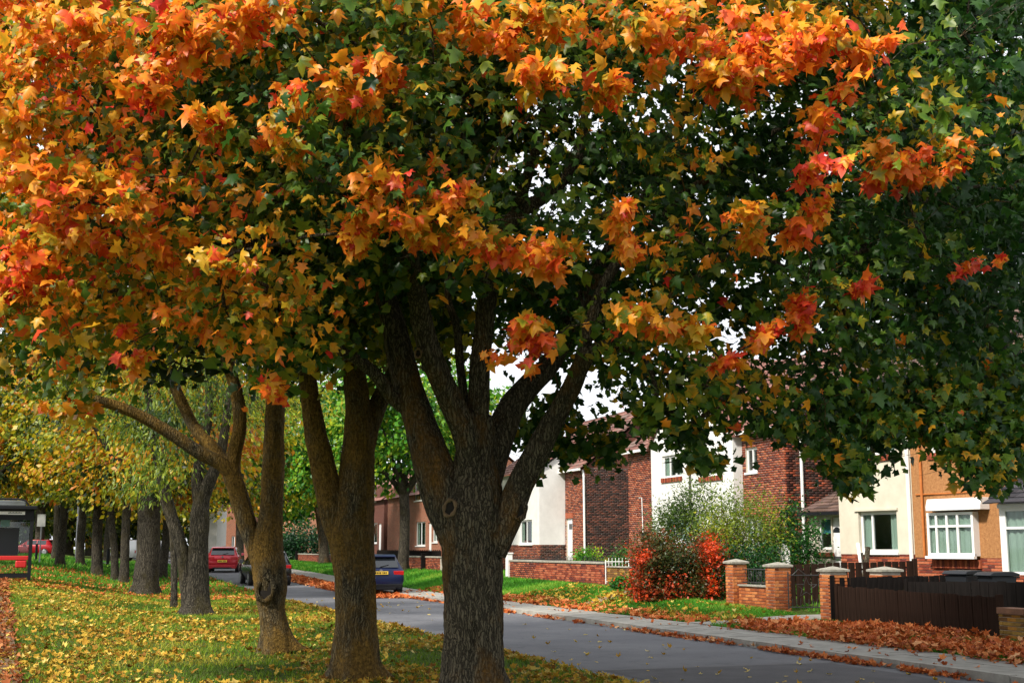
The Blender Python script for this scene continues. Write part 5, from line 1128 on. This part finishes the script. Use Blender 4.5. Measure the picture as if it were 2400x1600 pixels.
# ------------------------------------------------------------------ cars
def car(Y, px, rot, paint, label, Lc=4.2, W=1.78, H=1.46, suv=False, name='parked_car', plate=True, van=False):
    c = place(px, Y); r = empty(name, c, rot, label, 'van' if van else 'car')
    hw = W / 2; zb = .22 if not suv else .26; belt = H * .62
    # stations from the rear (y=0) forwards: y, z bottom, z belt, z roof, half width, half roof width
    if van: St = [(0, .3, H * .55, H * .96, .9, .86), (.06, .26, H * .55, H, 1, .92), (Lc * .68, .25, H * .55, H, 1, .92), (Lc * .76, .25, H * .55, H * .93, 1, .85), (Lc * .87, .25, H * .5, H * .56, .99, .8), (Lc * .98, .28, H * .4, H * .45, .93, .7), (Lc, .3, H * .36, H * .38, .86, .6)]
    else: St = [(0, .38, H * .50, H * .53, .84, .70), (.06, .26, H * .57, H * .60, .94, .78), (.14, zb, H * .63, H * .66, .97, .80), (.34, zb, H * .64, H * .86, .99, .74), (.52, zb, H * .64, H * .955, 1, .72), (.62, zb, H * .64, H * .975, 1, .735), (Lc * .36, zb, H * .635, H, 1, .76), (Lc * .52, zb, H * .63, H * .985, 1, .76), (Lc * .58, zb, H * .625, H * .95, 1, .73), (Lc * .73, zb, H * .62, H * .665, .99, .74), (Lc * .88, zb, H * .56, H * .60, .97, .74), (Lc * .97, .26, H * .45, H * .49, .9, .66), (Lc, .34, H * .38, H * .41, .8, .5)]
    V = []; ring = 10
    for y, z0, zbl, zr, w_, wr in St:
        w1 = hw * w_; half = [(0, z0), (w1 * .86, z0), (w1, z0 + (zbl - z0) * .45), (w1 * .985, zbl - .04), (w1 * .95, zbl), (hw * wr, max(zr - .03, zbl + .004)), (0, zr)]
        pr = half + [(-x, z) for x, z in reversed(half[1:-1])]
        V += [(x, y, z) for x, z in pr]
    k = 12; n = len(St); body = MB(); fs = []
    for i in range(n - 1):
        for j in range(k): j2 = (j + 1) % k; fs.append((i * k + j, i * k + j2, (i + 1) * k + j2, (i + 1) * k + j))
    fs += [tuple(range(k))[::-1], tuple((n - 1) * k + j for j in range(k))]
    body.add(V, fs); bo = body.build('body', paint, r, True)
    bv = bo.modifiers.new('bevel', 'BEVEL'); bv.width = .02; bv.segments = 2; bv.limit_method = 'ANGLE'; bv.angle_limit = .6
    def patch(nm, i0, i1, j0, m, tr=(.0, 1.0), off=.008, parent=r):
        q = MB(); a, b, cc, d = (np.array(V[i0 * k + j0]), np.array(V[i0 * k + j0 + 1]), np.array(V[i1 * k + j0 + 1]), np.array(V[i1 * k + j0]))
        a2, b2 = a + (b - a) * tr[0], a + (b - a) * tr[1]; d2, c2 = d + (cc - d) * tr[0], d + (cc - d) * tr[1]
        ctr = (a2 + b2 + c2 + d2) / 4; nrm = np.cross(b2 - a2, d2 - a2); nrm /= np.linalg.norm(nrm)
        if nrm @ (ctr - np.array([0, Lc / 2, .5])) < 0: nrm = -nrm
        pts = [ctr + (p_ - ctr) * .93 + nrm * off for p_ in (a2, b2, c2, d2)]; q.add(pts, [(0, 1, 2, 3)]); return q.build(nm, m, parent)
    if not van:
        q = MB(); zz = lambda t: H * .68 + (H * .93 - H * .68) * t
        yr = lambda z: np.interp(z, [H * .66, H * .86, H * .955], [.14, .34, .52]) - .03
        P4 = [(-hw * .74, yr(zz(0)), zz(0)), (hw * .74, yr(zz(0)), zz(0)), (hw * .66, yr(zz(1)), zz(1)), (-hw * .66, yr(zz(1)), zz(1))]
        mid = [(-hw * .71, yr(zz(.6)), zz(.6)), (hw * .71, yr(zz(.6)), zz(.6))]
        q.add([P4[0], P4[1], mid[1], mid[0], P4[2], P4[3]], [(0, 1, 2, 3), (3, 2, 4, 5)]); rw = q.build('rear_window', CARGLASS, r)
        MB().tube([(0, yr(zz(0)) - .01, zz(.05)), (hw * .35, yr(zz(.25)) - .012, zz(.25))], .012, 5).build('wiper', BLACK_M, rw)
        for j0 in (4, 7):
            for i0, i1 in ((5, 6), (6, 7), (7, 8)): patch('side_window', i0, i1, j0, CARGLASS, (.08, .92))
        q = MB(); q.add([V[8 * k + 5], V[8 * k + 7], V[9 * k + 7], V[9 * k + 5]], [(0, 1, 2, 3)])
        for j0 in (5, 6): patch('windscreen', 8, 9, j0, CARGLASS, (.02, .98))
        MB().prismx([(.30, H * .95), (.55, H * .99), (.62, H * .985), (.30, H * .925)], -hw * .68, hw * .68).build('spoiler', paint, r, bevel=.01)
        MB().box(-hw * .86, hw * .86, -.015, .2, .24 if not suv else .28, .44).build('rear_bumper', BLACK_M if suv else paint, r, bevel=.03)
        MB().box(-hw * .6, hw * .6, -.03, .1, .22, .31).build('diffuser', BLACK_M, r, bevel=.02)
        for sx in (-1, 1):
            MB().box(min(sx * hw * .52, sx * hw * .93), max(sx * hw * .52, sx * hw * .93), .0, .14, H * .50, H * .60).build('tail_light', RED_LENS, r, bevel=.015)
            MB().prismx([(Lc * .60, H * .64), (Lc * .66, H * .64), (Lc * .66, H * .74), (Lc * .62, H * .75)], min(sx * hw, sx * (hw + .17)), max(sx * hw, sx * (hw + .17))).build('wing_mirror', paint, r, bevel=.02)
            MB().box(min(sx * hw * .45, sx * hw * .85), max(sx * hw * .45, sx * hw * .85), Lc * .955, Lc - .02, H * .40, H * .48).build('headlight', UPVC, r, bevel=.02)
        if plate:
            zp = H * .515 if suv else H * .40
            pl = MB().box(-.26, .26, -.045, -.02, zp, zp + .115).build('number_plate', PLATE, r)
            for i in range(7):
                x0 = -.215 + i * .058 + (.03 if i > 3 else 0); MB().box(x0, x0 + .034, -.05, -.0455, zp + .028, zp + .088).build('plate_mark', BLACK_M, pl)
            MB().tube([(0, -.02, H * .60), (0, .02, H * .60)], .055, 14).build('badge', RIM, r)
    else:
        for j0 in (4, 7): patch('side_window', 2, 3, j0, CARGLASS, (.1, .7))
        for j0 in (5, 6): patch('windscreen', 3, 4, j0, CARGLASS, (.05, .95))
        for sx in (-1, 1): MB().box(sx * hw * .8 - .07, sx * hw * .8 + .07, -.02, .08, H * .36, H * .5).build('tail_light', RED_LENS, r)
    rw_ = .32 if not suv else .36
    for sx in (-1, 1):
        for yv in (Lc * .18, Lc * .81):
            wv = MB().tube([(sx * (hw - .2), yv, rw_), (sx * (hw - .19), yv, rw_), (sx * (hw - .0), yv, rw_), (sx * (hw + .01), yv, rw_)], [rw_ * .9, rw_, rw_, rw_ * .92], 22).build('wheel', RUBBER, r)
            MB().tube([(sx * (hw + .004), yv, rw_), (sx * (hw + .018), yv, rw_)], [rw_ * .68, rw_ * .6], 18).build('rim', RIM, wv)
    return r
def paint(name, c, metal=.2): return mat(name, c, .22, metal, .6)
CAR_ROT = math.atan2(.322, .9468)
car(47, 892, CAR_ROT, mat('navy_paint', (.004, .010, .05), .3, 0, .35), 'dark blue sporty car parked at the kerb behind the forked mossy tree', 4.4, 1.84, 1.5, suv=True)
car(56.5, 636, CAR_ROT, paint('black_paint', (.008, .008, .009)), 'black car parked at the kerb behind the hollow tree', 4.2, 1.82, 1.5)
car(74, 520, CAR_ROT - .18, paint('red_paint', (.36, .012, .022)), 'red hatchback stopped on the road with its rear towards us', 4.2, 1.79, 1.48)
cr = car(118, 130, math.radians(90), paint('crimson_paint', (.30, .008, .014)), 'crimson car seen side on beyond the bus shelter', 4.1, 1.75, 1.45, plate=False)
car(128, 303, math.radians(-30), paint('white_paint_car', (.75, .75, .76)), 'white van parked across the pale side road', 4.8, 1.9, 2.0, van=True)

# ------------------------------------------------------------------ bus shelter and roadside furniture
cs = place(22, 41); bs_ = empty('bus_shelter', cs, math.atan(15.6 / 41), 'black framed glass bus shelter with red perch seat on the leafy path', 'shelter')
# local x right, y away; right front post at x=.62
RED = mat('seat_red', (.5, .015, .015), .4)
W0, W1, D, Ht = -2.6, .62, 1.5, 2.25
SHG = mat('shelter_glass', (.1, .1, .1), .05, build=glass_b)
for x, y in ((W1 - .1, 0), (W1 - .1, D), (W0, 0), (W0, D), ((W0 + W1) / 2 - .1, D)): MB().box(x, x + .1, y, y + .1, -.1, Ht).build('post', BLACK_M, bs_, bevel=.01)
rf = MB().box(W0 - .1, W1 + .08, -.2, D + .2, Ht, Ht + .12).build('roof', BLACK_M, bs_, bevel=.02)
MB().prismx([(-.1, Ht + .125), (.2, Ht + .3), (D - .2, Ht + .3), (D + .1, Ht + .125)], W0, W1 - .25).build('roof_vault', mat('smoked_roof', (.04, .045, .04), .15), rf, bevel=.04)
MB().tube([(W0, .0, Ht + .33), (W1 - .45, .0, Ht + .33), (W1 - .28, .0, Ht + .28), (W1 - .18, .0, Ht + .13)], .028, 8).build('roof_rail', BLACK_M, rf)
MB().box(W0, W1 - .02, -.02, .06, Ht - .33, Ht - .002).build('fascia', BLACK_M, bs_)
sg = MB().box(W0 + .3, W1 - .28, -.034, -.022, Ht - .16, Ht - .06).build('name_board', WHITE_P, bs_)
for i in range(14): MB().box(W1 - .78 + i * .03, W1 - .762 + i * .03, -.038, -.035, Ht - .125, Ht - .095 + .01 * (i % 3)).build('lettering', BLACK_M, sg)
MB().box(W0 + .1, W1 - .1, D + .03, D + .05, .25, Ht - .3).build('glass_panel', SHG, bs_); 
MB().box(W1 - .06, W1 - .04, .1, D, .25, Ht - .1).build('glass_panel', SHG, bs_)
MB().box(W0 + .1, W1 - .1, .0, .06, .12, .24).build('bottom_rail', BLACK_M, bs_); MB().box(W0 + .1, W1 - .1, D, D + .06, .12, .24).build('bottom_rail', BLACK_M, bs_)
MB().box(W0 + .4, W1 - .42, D - .06, D - .02, .8, 1.7).build('poster_panel', mat('poster_dark', (.018, .022, .034), .3), bs_)
MB().box(W1 - 1.0, W1 - .72, D - .06, D - .02, 1.74, 2.0).build('timetable', mat('timetable_blue', (.25, .5, .6), .4), bs_)
MB().box(W0 + .2, W1 - .1, .3, .38, .66, .8).build('perch_rail', RED, bs_, bevel=.02); MB().prismx([(.3, .42), (.55, .46), (.6, .66), (.3, .655)], W1 - .48, W1 - .14).build('seat_end', RED, bs_, bevel=.04)
def post_sign(px, Y, h, label, board=None, m=None, r=.035, cat='sign', name='road_sign'):
    c = place(px, Y); o = empty(name, c, 0, label, cat); MB().tube([(0, 0, -.1), (0, 0, h)], r, 8).build('post', m or RIM, o)
    if board: MB().box(-board[0] / 2, board[0] / 2, -r - .03, -r - .005, h - board[1], h).build('board', WHITE_P, o)
post_sign(92, 66, 2.5, 'small white rectangular road sign on a thin grey post beyond the shelter', (.42, .62))
post_sign(252, 84, 1.1, 'black street bollard standing on the lit grass', None, BLACK_M, .1, 'bollard', 'bollard')
post_sign(177, 95, 5.2, 'slender grey lamp column among the avenue trunks', None, RIM, .06, 'lamp post', 'lamp_column')
post_sign(84, 70, .95, 'thin black marker post before the crimson car', None, BLACK_M, .07, 'post', 'marker_post')

# ------------------------------------------------------------------ grass and fallen leaves
def in_view(x, y, z, m=60):
    px, py, zc = proj(np.stack([x, y, z], -1)); return (px > -m) & (px < 2400 + m) & (py < 1600 + m) & (zc > 2)
def scatter(n, s0, s1, n0, n1, rng, near_bias=1.0):
    s = s0 + (s1 - s0) * rng.random(n) ** near_bias; nn = n0 + (n1 - n0) * rng.random(n); x = -.322 * s + .9468 * nn; y = .9468 * s + .322 * nn
    return s, nn, x, y, gz(s, nn)
def grass(name, spec, label, seed):
    rng = np.random.default_rng(seed); Vs, Cs = [], []
    for n, s0, s1, n0, n1, bias, h, wd, rmp in spec:
        s, nn, x, y, z = scatter(n, s0, s1, n0, n1, rng, bias); k = in_view(x, y, z) & ~((nn > N2) & (np.abs(s - 25.5) < .56)) & ~((nn > N2) & (nn < N3) & (np.abs(s - 33.2 - (nn - N2) * .65) < .34)); s, nn, x, y, z = s[k], nn[k], x[k], y[k], z[k]; N = len(x)
        d = np.hypot(x, y); wv = wd * (1 + d / 25) * rng.uniform(.7, 1.3, N); a = rng.random(N) * 6.283; hh = h * rng.uniform(.5, 1.3, N) * (1 + d / 90)
        p = np.stack([x, y, z - .01], -1); side = np.stack([np.cos(a) * wv, np.sin(a) * wv, 0 * a], -1); lean = np.stack([rng.normal(size=N) * .5 * hh, rng.normal(size=N) * .5 * hh, hh], -1)
        Vs.append(np.stack([p - side, p + side, p + lean], 1).reshape(-1, 3))
        q = np.clip(.5 + .8 * fnoise(np.stack([x, y, z], -1), .45, seed) + rng.normal(size=N) * .16, 0, 1); Cs.append(np.repeat(ramp_np(rmp, q), 3, 0))
    V = np.vstack(Vs); T = np.arange(len(V)).reshape(-1, 3); o = obj(name, np_mesh(name, V, T, BLADE, np.vstack(Cs))); tag(o, label, 'grass', kind='stuff')
R_GR_L = [(0, '#3f5416'), (.3, '#5a7c1c'), (.55, '#739022'), (.8, '#94982e'), (1, '#ae9e3c')]
R_GR_R = [(0, '#2c5a16'), (.4, '#3f7d1c'), (.75, '#56992a'), (1, '#86a83a')]
grass('verge_grass', [(190000, 11, 60, -12, N0 - .02, 1.6, .055, .006, R_GR_L), (40000, 45, 110, -30, N0 - .05, 1.2, .10, .012, R_GR_R)], 'short yellowing grass of the tree planted verge', 3)
grass('bank_grass', [(90000, 12, 62, N2 + .05, N3 - .1, 1.3, .06, .006, R_GR_R), (20000, 55, 100, N2 + .05, N3, 1.0, .1, .012, R_GR_R), (14000, 23, 60, N3 + .4, 20, 1.0, .07, .008, R_GR_R)], 'bright green grass of the verge before the garden walls', 4)
R_LIT_Y = [(0, '#5e4018'), (.3, '#8c601e'), (.55, '#b48a2a'), (.8, '#c8a840'), (1, '#dcc678')]
R_LIT_O = [(0, '#6a3018'), (.3, '#a04a20'), (.6, '#c86a32'), (.85, '#dc8e54'), (1, '#e8b480')]
R_LIT_P = [(0, '#4e2a18'), (.35, '#7c4322'), (.7, '#a65e30'), (1, '#c88a58')]
def litter(name, spec, label, seed, cat='leaves', keep=None):
    rng = np.random.default_rng(seed); Vs, Ts, Cs = [], [], []; off = 0
    for n, s0, s1, n0, n1, bias, size, rmp, thr, dz in spec:
        s, nn, x, y, z = scatter(n, s0, s1, n0, n1, rng, bias); k = in_view(x, y, z)
        if keep is not None: k &= keep(x, y)
        s, nn, x, y, z = s[k], nn[k], x[k], y[k], z[k] + (.03 if keep is not None else 0)
        f = 1.5 * fnoise(np.stack([x, y, z], -1), .38, seed) + .7 * fnoise(np.stack([x, y, z], -1), 1.3, seed + 2); k = f > thr + rng.normal(size=len(x)) * .25
        x, y, z = x[k], y[k], z[k]; N = len(x)
        pos = np.stack([x, y, z + .012 + rng.random(N) * dz], -1); a = rng.random(N) * 6.283
        ax = np.stack([np.cos(a), np.sin(a), rng.normal(size=N) * .25], -1); nr = np.stack([rng.normal(size=N) * .6, rng.normal(size=N) * .6 - .1, np.ones(N)], -1)
        A, Nn, S_ = leaf_frames(ax, nr); c = ramp_np(rmp, np.clip(rng.beta(2.4, 1.9, N), 0, 1)); d = np.hypot(x, y)
        v, t, cc = leaf_arrays(FALLEN, pos, A, Nn, S_, size * np.clip(rng.normal(1, .3, N), .4, 1.7) * (1 + d / 150), c * .8, c, rng, 1.0)
        Vs.append(v); Ts.append(t + off); Cs.append(cc); off += len(v)
    o = obj(name, np_mesh(name, np.vstack(Vs), np.vstack(Ts), LITTER, np.vstack(Cs))); tag(o, label, cat, kind='stuff')
litter('leaf_litter', [(52000, 11, 48, -11, N0 - .05, 1.6, .058, R_LIT_Y, -.02, .03), (5000, 11, 30, -9, N0 - .05, 1.4, .075, R_LIT_Y, -.4, .03), (12000, 40, 66, -8, N0 - .1, 1.0, .07, R_LIT_O, -.1, .04)], 'yellow and brown fallen leaves strewn over the verge grass', 5)
_p = np.array(PATH)
PATH_N = lambda y: np.interp(y, _p[:, 1], _p[:, 0])
litter('path_leaves', [(60000, 11, 62, -9, 3.0, 1.2, .062, R_LIT_P, -.55, .05)], 'orange brown fallen leaves covering the footpath', 6, keep=lambda x, y: np.abs(x - PATH_N(y)) < .85)
litter('leaf_drift', [(14000, 10, 24.6, N2 - .25, 15.65, .9, .08, R_LIT_O, -.2, .12), (2600, 26, 50, N2 - .1, N2 + .9, 1.0, .09, R_LIT_O, -.1, .03), (3000, 24, 40, N2 + .3, N3 - .3, 1.0, .08, R_LIT_Y, .0, .03), (3600, 44, 66, N1 - 1.5, N1 - .1, 1.0, .10, R_LIT_O, -.6, .04), (700, 66, 80, N1 - 1, N1, 1.0, .1, R_LIT_O, -.3, .03)], 'deep drift of copper brown leaves below the dark board fence', 7)
litter('gutter_leaves', [(3200, 10, 46, N1 - .22, N1 - .01, 1.1, .07, R_LIT_O, -.1, .03), (600, 12, 50, N1 + .15, N2, 1.0, .07, R_LIT_O, .25, .01), (2200, 12, 40, N0 - .3, N0 + .25, 1.2, .075, R_LIT_Y, -.2, .02)], 'copper leaves gathered in the gutter along the kerb', 8)
# single leaves lying on the road
rng = np.random.default_rng(44); pal = [ramp_np(R_LIT_Y, np.array([q]))[0] for q in (.55, .75, .9, 1)]; lm = []
for i in range(8):
    c = pal[i % 4]; v, t, cc = leaf_arrays(FALLEN, np.zeros((1, 3)), np.array([[0, 1., 0]]), np.array([[0, 0, 1.]]), np.array([[1., 0, 0]]), np.ones(1), c[None], c[None], rng, 1.0); lm.append(np_mesh('fallen_leaf', v, t, LITTER, cc))
for i in range(140):
    s = 12 + 32 * rng.random() ** 1.3; n = rng.uniform(N0 + .2, N1 - .3); x, y = XY(s, n); o = obj('fallen_leaf', lm[i % 8], None, (x, y, float(gz(s, n)) + .02))
    o.rotation_euler = (rng.normal() * .15, rng.normal() * .15, rng.random() * 6.28); q = .085 * rng.uniform(.6, 1.3); o.scale = (q, q, q)
    tag(o, 'pale fallen leaf lying alone on the dark road', 'leaf', 'single leaves scattered on the road')
